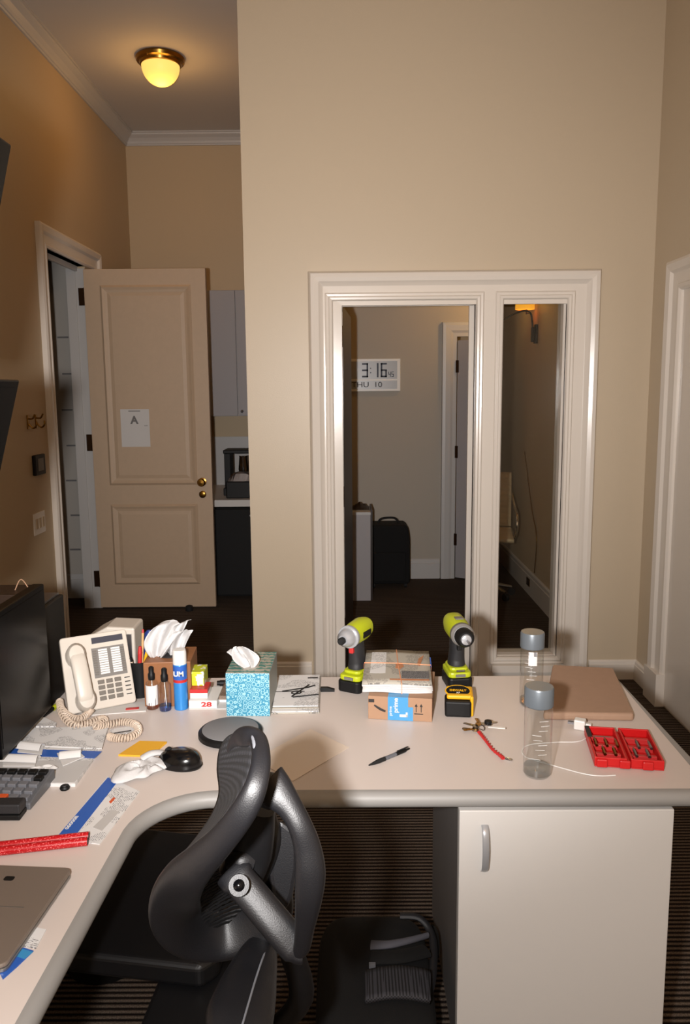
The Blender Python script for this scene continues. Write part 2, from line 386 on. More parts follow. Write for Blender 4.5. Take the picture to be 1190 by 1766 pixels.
def casing(name, segs, matn, profile, normal_mat):
    """mitred moulding: segs = list of closed outlines in (u,v); profile = [(inset, height)]"""
    b = MB()
    for poly in segs: pass
    return b
def frame_moulding(b, u0, u1, v0, v1, profile, T, bottom=False):
    """moulding running round an opening (u0..u1, v0..v1) outwards; profile: (outward distance, height off the wall)"""
    def ring(d, h):
        pts = [(u0 - d, v0 - (d if bottom else 0)), (u0 - d, v1 + d), (u1 + d, v1 + d), (u1 + d, v0 - (d if bottom else 0))]
        return [T @ Vector((p[0], p[1], h)) for p in pts]
    rings = [ring(d, h) for d, h in profile]; n = len(rings); vs = [v for r in rings for v in r]; fs = []
    cnt = 4 if bottom else 3
    for i in range(n):
        j = (i + 1) % n
        for k in range(cnt):
            a, c = i * 4 + k, i * 4 + (k + 1) % 4; fs.append((a, c, j * 4 + (k + 1) % 4, j * 4 + k))
    if not bottom:
        fs.append(tuple(i * 4 for i in range(n))); fs.append(tuple(i * 4 + 3 for i in range(n)))
    b.add(vs, fs)
TW = Matrix(((1, 0, 0, 0), (0, 0, -1, YW), (0, 1, 0, 0), (0, 0, 0, 1)))      # u->x, v->z, h->-y
OUT = [(0, 0), (0, 0.020), (0.012, 0.030), (0.026, 0.030), (0.030, 0.022), (0.105, 0.026), (0.118, 0.034), (0.128, 0.050), (0.150, 0.056), (0.168, 0.052), (0.172, 0.036), (0.178, 0)]
b = MB()
# one casing round the pair of openings
frame_moulding(b, -0.026, 1.137, 0.0, 2.030, [(0.0, 0), (0.0, 0.018), (0.098, 0.020), (0.112, 0.034), (0.120, 0.044), (0.140, 0.050), (0.160, 0.046), (0.168, 0.030), (0.176, 0)], TW)
struct(b.build('trim_1', 'trim', bevel=0.002))
# inner beads round each opening
b = MB()
BEAD = [(0, -0.03), (0, 0.022), (0.006, 0.034), (0.018, 0.036), (0.024, 0.028), (0.036, 0.030), (0.044, 0.018), (0.044, -0.0)]
frame_moulding(b, -0.072, 0.667, 0.0, 2.052, BEAD, TW)
frame_moulding(b, 0.810, 1.137, 0.137, 2.052, BEAD, TW, bottom=True)
b.box(0.700, 0.775, YW - 0.020, YW, 0, 2.052)
b.box(0.775, 1.15, YW - 0.02, YW + 0.0, 0, 0.1); b.box(0.780, 1.16, YW - 0.05, YW + 0.0, 0.055, 0.095)
struct(b.build('trim_2', 'trim', bevel=0.0015))
# jamb linings
b = MB()
b.box(-0.10, -0.072, YW - 0.0, YW + WT + 0.02, 0, 2.075); b.box(0.667, 0.69, YW, YW + WT + 0.02, 0, 2.075); b.box(-0.072, 0.667, YW, YW + WT + 0.02, 2.052, 2.075)
b.box(0.640, 0.667, YW + 0.03, YW + 0.05, 0, 2.04); b.box(-0.026, 0.667, YW + 0.03, YW + 0.05, 2.03, 2.052)
struct(b.build('trim_3', 'trim', bevel=0.001))
# sidelight
b = MB()
b.box(0.79, 0.812, YW, YW + WT, 0.115, 2.075); b.box(1.125, 1.145, YW, YW + WT, 0.115, 2.075); b.box(0.812, 1.125, YW, YW + WT, 2.054, 2.075); b.box(0.812, 1.125, YW, YW + WT, 0.115, 0.14)
win = struct(b.build('window_1', 'trim', bevel=0.001))
b = MB(); b.box(0.812, 1.125, YW + 0.05, YW + 0.056, 0.14, 2.054); b.build('pane', 'glass', win)
# open inward door of the doorway
b = MB(); TD = Matrix.Translation((-0.024, YW + 0.052, 0)) @ Matrix.Rotation(R_(-4.0), 4, 'Z')
b.box(-0.045, 0.0, 0.02, 0.70, 0.01, 2.04, TD)
d1 = struct(b.build('door_1', 'door_edge', bevel=0.002))
b = MB(); b.box(-0.070, -0.024, YW + 0.022, YW + 0.050, 0.012, 2.05); b.build('hinge_stile', 'trim', d1)
for z in (1.876, 1.029, 0.30):
    b = MB(); b.box(-0.066, -0.032, YW + 0.016, YW + 0.022, z - 0.055, z + 0.055); b.cyl((-0.030, YW + 0.014, z - 0.055), (-0.030, YW + 0.014, z + 0.055), 0.006)
    b.build('hinge', 'brass', d1)
# crown moulding (left wall and hall end)
CR = [(0, 0.095), (0.012, 0.095), (0.016, 0.085), (0.022, 0.082), (0.028, 0.065), (0.045, 0.042), (0.062, 0.030), (0.072, 0.022), (0.075, 0.012), (0.085, 0.010), (0.085, 0), (0, 0)]
b = MB(); n = len(CR)
vs = [Vector((XL + d, -2.3, ZC - h)) for d, h in CR] + [Vector((XL + d, 6.88 - d, ZC - h)) for d, h in CR]
b.add(vs, [(i, (i + 1) % n, n + (i + 1) % n, n + i) for i in range(n)] + [tuple(range(n)), tuple(range(n, 2 * n))])
vs = [Vector((XL + d, 6.88 - d, ZC - h)) for d, h in CR] + [Vector((-0.53, 6.88 - d, ZC - h)) for d, h in CR]
b.add(vs, [(i, (i + 1) % n, n + (i + 1) % n, n + i) for i in range(n)] + [tuple(range(n)), tuple(range(n, 2 * n))])
struct(b.build('trim_4', 'trim_far'))
# baseboards
def baseboard(name, p0, p1, nrm, h, m_, t=0.018):
    b = MB(); p0, p1, nv = Vector(p0), Vector(p1), Vector(nrm)
    pr = [(0, 0), (t, 0), (t, h * 0.78), (t * 0.75, h * 0.8), (t * 0.7, h * 0.93), (t * 0.3, h), (0, h)]
    vs = [p0 + nv * d + Vector((0, 0, z)) for d, z in pr] + [p1 + nv * d + Vector((0, 0, z)) for d, z in pr]; n = len(pr)
    b.add(vs, [(i, (i + 1) % n, n + (i + 1) % n, n + i) for i in range(n)] + [tuple(range(n)), tuple(range(n, 2 * n))])
    return struct(b.build(name, m_))
baseboard('baseboard_ahead', (1.32, YW, 0), (XR, YW, 0), (0, -1, 0), 0.11, 'trim')
baseboard('baseboard_ahead_left', (-0.53, YW, 0), (-0.21, YW, 0), (0, -1, 0), 0.11, 'trim')
baseboard('baseboard_right', (XR, 3.915, 0), (XR, YW - 0.018, 0), (-1, 0, 0), 0.11, 'trim')
baseboard('baseboard_beyond', (-0.42, 6.5, 0), (0.77, 6.5, 0), (0, -1, 0), 0.17, 'trim_far')
baseboard('baseboard_beyond_right', (1.42, YW + 0.12, 0), (1.42, 7.9, 0), (-1, 0, 0), 0.185, 'trim')
baseboard('baseboard_left_far', (XL, 5.96, 0), (XL, 6.88, 0), (1, 0, 0), 0.15, 'trim_far')
baseboard('baseboard_left', (XL, -2.3, 0), (XL, 4.79, 0), (1, 0, 0), 0.15, 'trim')
baseboard('baseboard_side_room', (-3.4, 5.95, 0), (XL - LT, 5.95, 0), (0, -1, 0), 0.19, 'trim_far')
# casing of the left door
TL = Matrix(((0, 0, 1, XL), (1, 0, 0, 0), (0, 1, 0, 0), (0, 0, 0, 1)))       # u->y, v->z, h->+x
b = MB(); CS = [(0, -0.13), (0, 0.014), (0.01, 0.02), (0.02, 0.02), (0.025, 0.014), (0.07, 0.018), (0.085, 0.032), (0.115, 0.038), (0.13, 0.03), (0.13, 0)]
frame_moulding(b, 4.92, 5.82, 0, 2.475, CS, TL)
struct(b.build('trim_6', 'trim', bevel=0.001))
b = MB(); b.box(XL - 0.07, XL - 0.05, 4.92, 5.655, 2.44, 2.475); b.box(XL - LT, XL - 0.065, 5.642, 5.66, 0, 2.46); b.box(XL - 0.065, XL + 0.0, 5.650, 5.66, 0, 2.46)
struct(b.build('trim_7', 'trim_far'))
# added dark slab past the near jamb, coloured as the side room's unlit strip
b = MB(); b.box(-2.80, -2.21, 5.86, 5.90, 0.01, 2.44); dd = struct(b.build('shade_slab', 'door_edge', bevel=0.002))
b = MB(); b.cyl((-2.27, 5.86, 1.0), (-2.27, 5.83, 1.0), 0.02); b.build('knob', 'brass', dd)

# door A: two-panel beige door standing open
def panelled(b, x0, x1, z0, z1, y, panels, depth=0.008):
    """front face of a door at y (facing -y), with recessed/raised panels, as real relief"""
    for (a0, a1, c0, c1) in panels:
        for (i0, i1, h0, h1) in ((0, 0.016, 0.0, 0.012), (0.016, 0.034, 0.012, 0.004), (0.034, 0.05, 0.004, -0.004 + 0.005), (0.05, 0.075, 0.001, 0.007)):
            def rg(i, h): return [Vector((a0 + i, y - h, c0 + i)), Vector((a1 - i, y - h, c0 + i)), Vector((a1 - i, y - h, c1 - i)), Vector((a0 + i, y - h, c1 - i))]
            A, B = rg(i0, h0), rg(i1, h1)
            b.add(A + B, [(k, (k + 1) % 4, 4 + (k + 1) % 4, 4 + k) for k in range(4)])
        b.add(rg(0.075, 0.007), [(0, 1, 2, 3)])
b = MB(); b.box(-1.846, -0.99, 5.62, 5.665, 0.012, 2.45)
d2 = struct(b.build('door_2', 'door', bevel=0.002))
b = MB(); panelled(b, 0, 0, 0, 0, 5.62, [(-1.735, -1.095, 0.925, 2.34), (-1.735, -1.100, 0.185, 0.785)]); b.build('panel_moulding', 'door', d2)
for z in (2.265, 1.235, 0.225):
    b = MB(); b.box(-1.893, -1.853, 5.640, 5.649, z - 0.06, z + 0.06); b.cyl((-1.850, 5.636, z - 0.06), (-1.850, 5.636, z + 0.06), 0.007); b.build('hinge', 'bronze', d2)
for z, nm in ((0.946, 'knob'), (0.855, 'deadbolt')):
    b = MB(); T = Matrix.Translation((-1.06, 5.62, z)) @ Matrix.Rotation(R_(90), 4, 'X')
    b.lathe([(0, 0), (0.03, 0), (0.03, 0.006), (0.012, 0.01), (0.012, 0.03), (0.026, 0.036), (0.03, 0.05), (0.022, 0.062), (0, 0.064)] if nm == 'knob' else [(0, 0), (0.026, 0), (0.026, 0.012), (0.018, 0.016), (0, 0.016)], 20, T=T)
    b.build(nm, 'brass', d2, smooth=True)
sg = thing('door_notice', 'white sheet of paper with a grey letter A taped to the open beige door', 'sign', (-1.527, 5.6125, 1.34))
b = MB(); b.box(-0.103, 0.103, -0.0012, 0, -0.135, 0.135); b.build('sheet', 'paper', sg)
text('A', 0.075, 'ink_grey', sg, (-0.005, -0.0016, 0.055), (R_(90), 0, 0), bold=0.003)
b = MB(); b.box(-0.045, 0.04, -0.002, -0.0012, 0.118, 0.124); b.build('printed_line', 'ink_grey', sg)
b = MB(); b.box(0.065, 0.09, -0.002, -0.0012, 0.015, 0.018); b.build('printed_line', 'ink_grey', sg)
b = MB(); b.lathe([(0, 0), (0.028, 0), (0.03, 0.01), (0.026, 0.035), (0.012, 0.042), (0, 0.042)], 16, (0, 0, 0)); ds = b.build('door_stop', 'rubber', smooth=True)
ds.location = (-1.178, 5.56, 0); tag(ds, 'small black rubber door stop on the carpet at the foot of the beige door', 'door stop')

# right wall door casing and slab
TR = Matrix(((0, 0, -1, XR), (1, 0, 0, 0), (0, 1, 0, 0), (0, 0, 0, 1)))
b = MB(); CSR = [(0, 0), (0, 0.016), (0.012, 0.026), (0.028, 0.026), (0.034, 0.018), (0.085, 0.022), (0.098, 0.036), (0.13, 0.042), (0.145, 0.034), (0.15, 0)]
frame_moulding(b, 2.95, 3.76, 0, 2.05, CSR, TR)
b.box(XR - 0.048, XR, 3.755, 3.915, 0, 0.17)
struct(b.build('trim_8', 'trim', bevel=0.0015))
b = MB(); b.box(XR - 0.004, XR + 0.0, 2.95, 3.76, 0.01, 2.05); struct(b.build('door_5', 'trim'))

# far door in the room beyond
b = MB(); TF = Matrix(((1, 0, 0, 0), (0, 0, -1, 6.5), (0, 1, 0, 0), (0, 0, 0, 1)))
frame_moulding(b, 0.895, 1.10, 0, 2.02, [(0, 0), (0, 0.02), (0.03, 0.022), (0.05, 0.03), (0.09, 0.034), (0.115, 0.03), (0.12, 0)], TF)
me_ = b.build('trim_9', 'trim_far', bevel=0.001); struct(me_)
T3 = Matrix.Translation((0.90, 6.47, 0)) @ Matrix.Rotation(R_(-28), 4, 'Z')
b = MB(); b.box(0, 0.32, 0, 0.04, 0.012, 1.99, T3); d3 = struct(b.build('door_3', 'door_far', bevel=0.002))
b = MB()
for z0, z1 in ((0.32, 0.86), (0.98, 1.86)):
    for i0, i1, h0, h1 in ((0, 0.02, 0, 0.01), (0.02, 0.045, 0.01, 0.0), (0.045, 0.06, 0, 0.005)):
        q = lambda i, h: [T3 @ Vector(p) for p in ((0.11 + i, -h, z0 + i), (0.26 - i, -h, z0 + i), (0.26 - i, -h, z1 - i), (0.11 + i, -h, z1 - i))]
        A, B = q(i0, h0), q(i1, h1); b.add(A + B, [(k, (k + 1) % 4, 4 + (k + 1) % 4, 4 + k) for k in range(4)])
b.build('panel_moulding', 'door_far', d3)
for z in (1.78, 1.08, 0.34):
    b = MB(); b.box(-0.012, 0.012, -0.006, 0.004, z - 0.05, z + 0.05, T3); b.build('hinge', 'bronze', d3)

# ================================================================== FURNITURE IN THE DISTANCE
lamp = thing('ceiling_lamp', 'glowing amber glass dome ceiling lamp with a brass rim', 'ceiling lamp', (-1.190, 5.37, ZC))
b = MB(); b.lathe([(0, 0), (0.150, 0), (0.158, -0.012), (0.150, -0.03), (0.135, -0.036), (0.13, -0.05), (0.118, -0.055), (0, -0.055)], 36); b.build('rim', 'brass', lamp, smooth=True)
dome_m = mat('lit alabaster glass', (240, 200, 110), 0.5, emit=(255, 205, 105), estr=1.15)
b = MB(); b.lathe([(0.122, -0.045)] + [(0.122 * math.cos(R_(a)), -0.05 - 0.125 * math.sin(R_(a))) for a in range(0, 90, 9)] + [(0, -0.175)], 36); b.build('glass_dome', dome_m, lamp, smooth=True)
for k in range(3):
    b = MB(); a = R_(k * 120 + 250); b.sphere((0.145 * math.cos(a), 0.145 * math.sin(a), -0.03), 0.007, 8); b.build('screw', 'brass', lamp, smooth=True)
light('ceiling_lamp_glow', 'POINT', (-1.190, 5.37, ZC - 0.25), 5, (1.0, 0.52, 0.16), 0.10)

kc = thing('wall_cabinet', 'white double-door kitchen wall cabinet past the open beige door', 'cabinet', (-0.84, 6.87, 1.39))
b = MB(); b.box(-0.42, 0.30, -0.35, 0, 0, 1.02); b.build('body', 'trim_far', kc)
for x0, x1, kx in ((-0.418, -0.072, -0.1), (-0.068, 0.298, -0.035)):
    b = MB(); b.box(x0, x1, -0.372, -0.352, 0.002, 1.018); dr = b.build('door', 'door_far', kc, bevel=0.003)
    if kx > -0.05: b = MB(); b.sphere((kx, -0.382, 0.04), 0.012, 10); b.build('knob', 'steel', dr, smooth=True)
ct = thing('kitchen_counter', 'grey counter slab on a plinth in the kitchenette', 'counter', (-0.78, 6.86, 0))
b = MB(); b.box(-0.42, 0.248, -0.99, 0, 0.725, 0.775); b.build('worktop', 'cab', ct)
b = MB(); b.box(-0.42, -0.40, -0.95, 0, 0, 0.725); b.build('side_panel', 'cab', ct)
b = MB(); b.box(-0.42, 0.248, -0.012, -0.002, 0.775, 1.2); b.build('backsplash', 'trim_far', ct)
fr = thing('fridge', 'small black fridge under the kitchenette counter', 'fridge', (-0.82, 6.2, 0))
b = MB(); b.box(-0.20, 0.27, -0.28, 0.25, 0.01, 0.71); b.build('body', 'rubber', fr, bevel=0.006)
b = MB(); b.box(-0.20, 0.27, -0.335, -0.285, 0.03, 0.705); dr = b.build('door', 'rubber', fr, bevel=0.008)
b = MB(); b.lathe([(0.0, 0), (0.022, 0), (0.022, 0.003), (0, 0.003)], 20, T=Matrix.Translation((0.09, -0.335, 0.655)) @ Matrix.Rotation(R_(90), 4, 'X') @ Matrix.Diagonal((1.2, 0.45, 1, 1))); b.build('badge', 'steel', dr)
mk = thing('coffee_machine', 'dark coffee machine with chrome parts on the kitchenette counter', 'coffee machine', (-0.84, 6.25, 0.7752))
b = MB(); b.box(-0.15, 0.15, -0.13, 0.12, 0, 0.06); b.box(-0.15, -0.10, -0.05, 0.12, 0.06, 0.33); b.box(0.09, 0.15, -0.05, 0.12, 0.06, 0.33); b.build('body', 'black', mk, bevel=0.005)
b = MB(); b.box(-0.15, 0.15, -0.1, 0.12, 0.33, 0.36); b.build('lid', 'black', mk, bevel=0.006)
b = MB(); b.lathe([(0, 0), (0.035, 0), (0.04, 0.02), (0.03, 0.12), (0.036, 0.13), (0, 0.13)], 16, (0, -0.03, 0.18)); b.build('jug', 'chrome', mk, smooth=True)
b = MB(); b.lathe([(0, 0), (0.12, 0), (0.125, 0.015), (0.11, 0.02), (0, 0.02)], 24, (0, 0, 0.061)); b.build('tray', 'steel', mk, smooth=True)
fp = thing('foil_dish', 'foil wrapped dish on a tray in front of the coffee machine', 'dish', (-0.83, 6.02, 0.7752))
b = MB(); b.box(-0.115, 0.12, -0.06, 0.06, 0, 0.13); b.build('stand', 'black', fp, bevel=0.008)
b = MB(); b.grid(lambda u, v: Vector((-0.10 + 0.2 * u, -0.055 + 0.11 * v, 0.132 + 0.07 * (math.sin(math.pi * u) * math.sin(math.pi * v)) ** 0.4 + 0.008 * rnd.random() * (0 < u < 1 and 0 < v < 1))), 10, 6); b.build('foil', 'steel', fp)
bs = thing('wicker_basket', 'brown woven basket at the right end of the kitchenette counter', 'basket', (-0.606, 6.30, 0.7752))
b = MB(); b.lathe([(0, 0), (0.06, 0), (0.072, 0.3), (0.068, 0.3), (0.057, 0.006), (0, 0.006)], 20); b.build('body', 'wood', bs)
b = MB(); b.tube([(0.072 * math.cos(a * 0.3), 0.072 * math.sin(a * 0.3), 0.3) for a in range(21)], 0.007, 6, True); b.build('rim', 'wood', bs)

# things on the left wall
def hook(y, z, label):
    h = thing('coat_hook', label, 'hook', (XL, y, z), group='hooks on the left wall')
    b = MB(); b.box(0, 0.008, -0.012, 0.012, -0.04, 0.04); b.build('back_plate', 'brass', h, bevel=0.002)
    b = MB(); b.tube(smoothpath([(0.006, 0, -0.01), (0.03, 0, -0.035), (0.05, 0, -0.02), (0.052, 0, 0.005)], 5), 0.005, 8); b.tube(smoothpath([(0.006, 0, 0.02), (0.03, 0, 0.02), (0.045, 0, 0.045)], 5), 0.005, 8); b.build('prong', 'brass', h, smooth=True)
hook(4.50, 1.43, 'dark brass coat hook on the left wall, the one further from the doorway')
hook(4.62, 1.43, 'dark brass coat hook on the left wall, the one nearer the doorway')
th = thing('wall_keypad', 'small black keypad with a grey screen on the brown left wall', 'keypad', (XL, 4.60, 1.175))
b = MB(); b.box(0, 0.022, -0.075, 0.075, -0.06, 0.06); b.build('housing', 'black', th, bevel=0.005)
b = MB(); b.box(0.022, 0.024, -0.04, 0.04, -0.035, 0.038); b.build('screen', 'phone_dark', th)
sp = thing('switch_plate', 'cream multi-gang light switch plate low on the left wall', 'light switch', (XL, 4.57, 0.83))
b = MB(); b.box(0, 0.006, -0.085, 0.085, -0.065, 0.065); b.build('plate', 'trim', sp, bevel=0.002)
for k in range(3):
    b = MB(); b.box(0.006, 0.010, -0.06 + k * 0.048, -0.032 + k * 0.048, -0.03, 0.03); b.build('rocker', 'wall_hall', sp, bevel=0.001)

# beyond the doorway
clk = thing('wall_clock', 'silver framed digital wall clock reading 3:16 in the room beyond', 'clock', (0.19, 6.498, 1.716))
b = MB(); b.box(-0.245, 0.245, -0.022, 0, -0.132, 0.132); b.build('frame', 'white', clk, bevel=0.003)
b = MB(); b.box(-0.222, 0.218, -0.024, -0.022, -0.03, 0.112); b.box(-0.222, 0.218, -0.024, -0.022, -0.112, -0.045); b.build('display', mat('grey lcd glass', (150, 152, 156), 0.3), clk)
def seg7(b, ch, x, z, w, h, t, y):
    on = {'0': 'abcdef', '1': 'bc', '2': 'abged', '3': 'abgcd', '4': 'fgbc', '5': 'afgcd', '6': 'afgedc', '7': 'abc', '8': 'abcdefg', '9': 'abcdfg'}[ch]
    S = {'a': (x, x + w, z + h - t, z + h), 'g': (x, x + w, z + h / 2 - t / 2, z + h / 2 + t / 2), 'd': (x, x + w, z, z + t), 'f': (x, x + t, z + h / 2, z + h), 'b': (x + w - t, x + w, z + h / 2, z + h), 'e': (x, x + t, z, z + h / 2), 'c': (x + w - t, x + w, z, z + h / 2)}
    for k in on: a = S[k]; b.box(a[0], a[1], y - 0.001, y, a[2], a[3])
dm_ = mat('lcd digit blue black', (24, 30, 56), 0.5)
for ch_, x_, z_, w_, h_, t_ in (('3', -0.07, -0.018, 0.05, 0.115, 0.013), ('1', 0.015, -0.018, 0.05, 0.115, 0.013), ('6', 0.083, -0.018, 0.05, 0.115, 0.013), ('4', 0.145, -0.015, 0.02, 0.042, 0.005), ('5', 0.170, -0.015, 0.02, 0.042, 0.005)):
    b = MB(); seg7(b, ch_, x_, z_, w_, h_, t_, -0.024); b.build('digit', dm_, clk)
for z_ in (0.015, 0.05):
    b = MB(); b.box(-0.004, 0.004, -0.025, -0.024, z_, z_ + 0.01); b.build('colon_dot', dm_, clk)
text('THU', 0.062, 'ink', clk, (-0.085, -0.0245, -0.079), (R_(90), 0, 0), name='weekday_lettering', sx=1.15)
text('10', 0.062, 'ink', clk, (0.06, -0.0245, -0.079), (R_(90), 0, 0), name='date_lettering', sx=1.15)

cz = thing('credenza', 'narrow white cabinet end standing past the doorway beside the suitcase', 'cabinet', (0.085, 5.80, 0))
b = MB(); b.box(-0.30, 0.080, 0, 0.33, 0.0, 0.665); b.build('body', 'door_far', cz)
b = MB(); b.box(-0.30, 0.082, -0.006, 0.33, 0.665, 0.685); b.build('top', 'trim_far', cz)
b = MB(); b.box(0.083, 0.096, 0.02, 0.33, 0.0, 0.70); b.build('side_panel', 'door_edge', cz)
gw = thing('glove_pile', 'crumpled brown leather gloves lying on the white cabinet past the doorway', 'gloves', (0.09, 6.0, 0.686))
b = MB(); b.grid(lambda u, v: Vector((-0.07 + 0.14 * u, -0.1 + 0.2 * v, 0.002 + 0.045 * math.sin(math.pi * u) * math.sin(math.pi * v) * (0.6 + 0.6 * rnd.random()))), 8, 8); b.build('leather', 'door_edge', gw, smooth=True)
su = thing('suitcase', 'black upright fabric suitcase with a carry handle against the far wall', 'suitcase', (0.33, 6.28, 0))
pf = [(-0.165, 0.035), (0.155, 0.035), (0.165, 0.06), (0.163, 0.40), (0.15, 0.50), (0.12, 0.52), (-0.13, 0.52), (-0.16, 0.50)]
b = MB(); b.prism(pf, -0.12, 0.12, Matrix(((1, 0, 0, 0), (0, 0, -1, 0), (0, 1, 0, 0), (0, 0, 0, 1)))); b.build('body', 'fabric', su, bevel=0.02, bseg=3)
b = MB(); b.box(-0.13, 0.13, -0.145, -0.12, 0.06, 0.30); b.build('front_pocket', 'fabric', su, bevel=0.01)
b = MB(); b.tube(smoothpath([(-0.09, 0, 0.52), (-0.06, 0, 0.555), (0.04, 0, 0.56), (0.08, 0, 0.52)], 6), 0.009, 8); b.build('handle', 'rubber', su, smooth=True)
for x in (-0.13, 0.13):
    for y in (-0.08, 0.08):
        b = MB(); b.cyl((x - 0.012, y, 0.02), (x + 0.012, y, 0.02), 0.02); b.build('wheel', 'rubber', su, smooth=True)

# swing-arm sconce seen through the sidelight
scn = thing('wall_sconce', 'black swing-arm wall sconce with a lit yellow shade seen through the sidelight', 'wall lamp', (1.42, 5.95, 2.0))
b = MB(); b.box(-0.02, 0, -0.03, 0.03, -0.07, 0.07); b.box(-0.045, -0.02, -0.012, 0.012, -0.06, 0.05); b.build('back_plate', 'black', scn, bevel=0.004)
b = MB(); b.tube(smoothpath([(-0.035, 0, 0.03), (-0.04, 0, 0.10), (-0.055, 0, 0.155), (-0.10, 0, 0.17), (-0.17, 0, 0.15), (-0.28, 0, 0.09)], 6), 0.007, 8); b.build('arm', 'black', scn, smooth=True)
b = MB(); b.cyl((-0.07, 0.06, 0.15), (-0.07, 0.06, 0.26), 0.006); b.tube([(-0.07, 0.06, 0.155), (-0.055, 0, 0.155)], 0.005); b.build('stem', 'black', scn)
b = MB(); b.lathe([(0.072, 0.185), (0.066, 0.40), (0.062, 0.40), (0.068, 0.185)], 24, (-0.082, 0.06, 0)); b.build('lamp_shade', 'orange_light', scn, smooth=True)
light('sconce_bulb', 'POINT', (1.335, 6.0, 2.5), 13.0, (1.0, 0.6, 0.2), 0.04)
# far window strip and casing
b = MB(); b.box(1.22, 1.30, 7.86, 7.895, 0.9, 2.4); struct(b.build('window_2', 'black'))
b = MB(); b.box(1.30, 1.36, 7.85, 7.9, 0, 2.45); struct(b.build('trim_10', mat('honey casing', (150, 110, 66), 0.5)))
# office chair seen through the sidelight
oc = thing('task_chair', 'cream ribbed office chair with chrome arms seen through the sidelight', 'chair', (1.10, 5.90, 0), R_(-8))
b = MB()
b.grid(lambda u, v: Vector((-0.155 + 0.31 * u, 0.20 + 0.05 * v + 0.004 * math.sin(v * 60), 0.52 + 0.42 * v)), 6, 40); b.build('backrest', 'cream_leather', oc, smooth=True, solid=0.02)
b = MB(); b.grid(lambda u, v: Vector((-0.155 + 0.31 * u, -0.18 + 0.38 * v, 0.47 + 0.004 * math.sin(v * 60) + 0.03 * v ** 6)), 6, 40); b.build('seat', 'cream_leather', oc, smooth=True, solid=0.03)
for s_ in (-1, 1):
    b = MB(); b.tube(smoothpath([(s_ * 0.16, 0.22, 0.78), (s_ * 0.18, 0.12, 0.68), (s_ * 0.18, -0.12, 0.66), (s_ * 0.175, -0.16, 0.55), (s_ * 0.165, 0.0, 0.46), (s_ * 0.16, 0.2, 0.5)], 5), 0.010, 8); b.build('arm', 'chrome', oc, smooth=True)
b = MB(); b.cyl((0, 0, 0.09), (0, 0, 0.455), 0.024); b.build('gas_lift', 'chrome', oc, smooth=True)
for k in range(5):
    a = R_(72 * k + 20); c, s_ = math.cos(a), math.sin(a)
    b = MB(); b.cyl((0.0, 0.0, 0.10), (0.17 * c, 0.17 * s_, 0.065), 0.02, 0.012); lg = b.build('leg', 'chrome', oc, smooth=True)
    b = MB(); b.cyl((0.17 * c - 0.012 * s_, 0.17 * s_ + 0.012 * c, 0.028), (0.17 * c + 0.012 * s_, 0.17 * s_ - 0.012 * c, 0.028), 0.028); b.build('castor', 'rubber', lg, smooth=True)
cb = MB(); cb.tube(smoothpath([(1.405, 6.2, 1.1), (1.40, 5.9, 0.7), (1.395, 5.7, 0.5), (1.398, 5.75, 0.22)], 8), 0.004, 6)
tag(cb.build('lamp_cord', 'brass', smooth=True), 'thin brown cord hanging down the wall behind the sidelight', 'cord')
ol = thing('wall_outlet', 'small brass outlet plate in the baseboard behind the sidelight', 'outlet', (1.401, 5.95, 0.10))
b = MB(); b.box(-0.004, 0, -0.05, 0.05, -0.03, 0.03); b.build('plate', 'brass', ol)
b = MB(); b.box(-0.006, -0.004, -0.02, 0.02, -0.015, 0.015); b.build('socket', 'door_edge', ol)

# ================================================================== THE DESK
desk = thing('l_shaped_desk', 'cream L-shaped desk with a rounded grey edge, covered in office clutter', 'desk', (0, 0, 0))
arc = []
cxr, cyr, rr = -0.285, 1.415, 0.158
inner = [(0.775, 1.575), (-0.24, 1.583)]
for k in range(1, 12):
    a = R_(90 + 90 * k / 11); arc.append((cxr - 0.0 + 0.17 * math.cos(a) * 1.0 + 0.0, 1.413 + 0.17 * math.sin(a)))
poly = [(0.795, 2.257), (0.775, 1.580), (-0.245, 1.585)] + [(-0.285 + 0.165 * math.cos(R_(90 + 85 * k / 10)), 1.42 + 0.165 * math.sin(R_(90 + 85 * k / 10))) for k in range(0, 11)] + [(-0.462, 1.0), (-0.475, 0.35), (-1.25, 0.35), (-1.25, 2.257)]
b = MB(); b.prism(poly, TOP - 0.035, TOP); b.build('desktop', 'desk', desk)
# rounded edge band along the front and inner curve
edge = poly[1:-2]
path = [(p[0], p[1], TOP - 0.0175) for p in edge[:1] + edge[1:]]
fine = []
for i in range(len(path) - 1):
    fine.append(path[i])
fine.append(path[-1])
b = MB()
def band_profile():   # (outward, z) half-round
    return [(-0.002, 0.0003)] + [(0.004 + 0.017 * math.sin(R_(a)), -0.0175 + 0.0178 * math.cos(R_(a))) for a in range(0, 181, 20)] + [(-0.002, -0.0353)]
prof = band_profile(); vs = []; npf = len(prof)
for i, p in enumerate(fine):
    a = Vector(fine[max(0, i - 1)]); c = Vector(fine[min(len(fine) - 1, i + 1)]); t = (c - a).normalized()
    outv = Vector((-t.y, t.x, 0))
    if i == 0: outv = Vector((0, -1, 0))
    if outv.dot(Vector((1, -1, 0))) < 0: outv = -outv
    for d, z in prof: vs.append(Vector((p[0], p[1], TOP)) + outv * d + Vector((0, 0, z)))
b.add(vs, [(i * npf + j, (i + 1) * npf + j, (i + 1) * npf + j + 1, i * npf + j + 1) for i in range(len(fine) - 1) for j in range(npf - 1)])
b.build('edge_band', 'desk_edge', desk, smooth=True)
b = MB(); b.box(0.775, 0.80, 1.58, 2.255, TOP - 0.036, TOP - 0.001); b.build('end_band', 'desk_edge', desk, bevel=0.004)
b = MB(); b.box(-1.24, -1.215, 0.40, 1.5, 0, TOP - 0.035); b.build('side_panel', 'cab', desk)
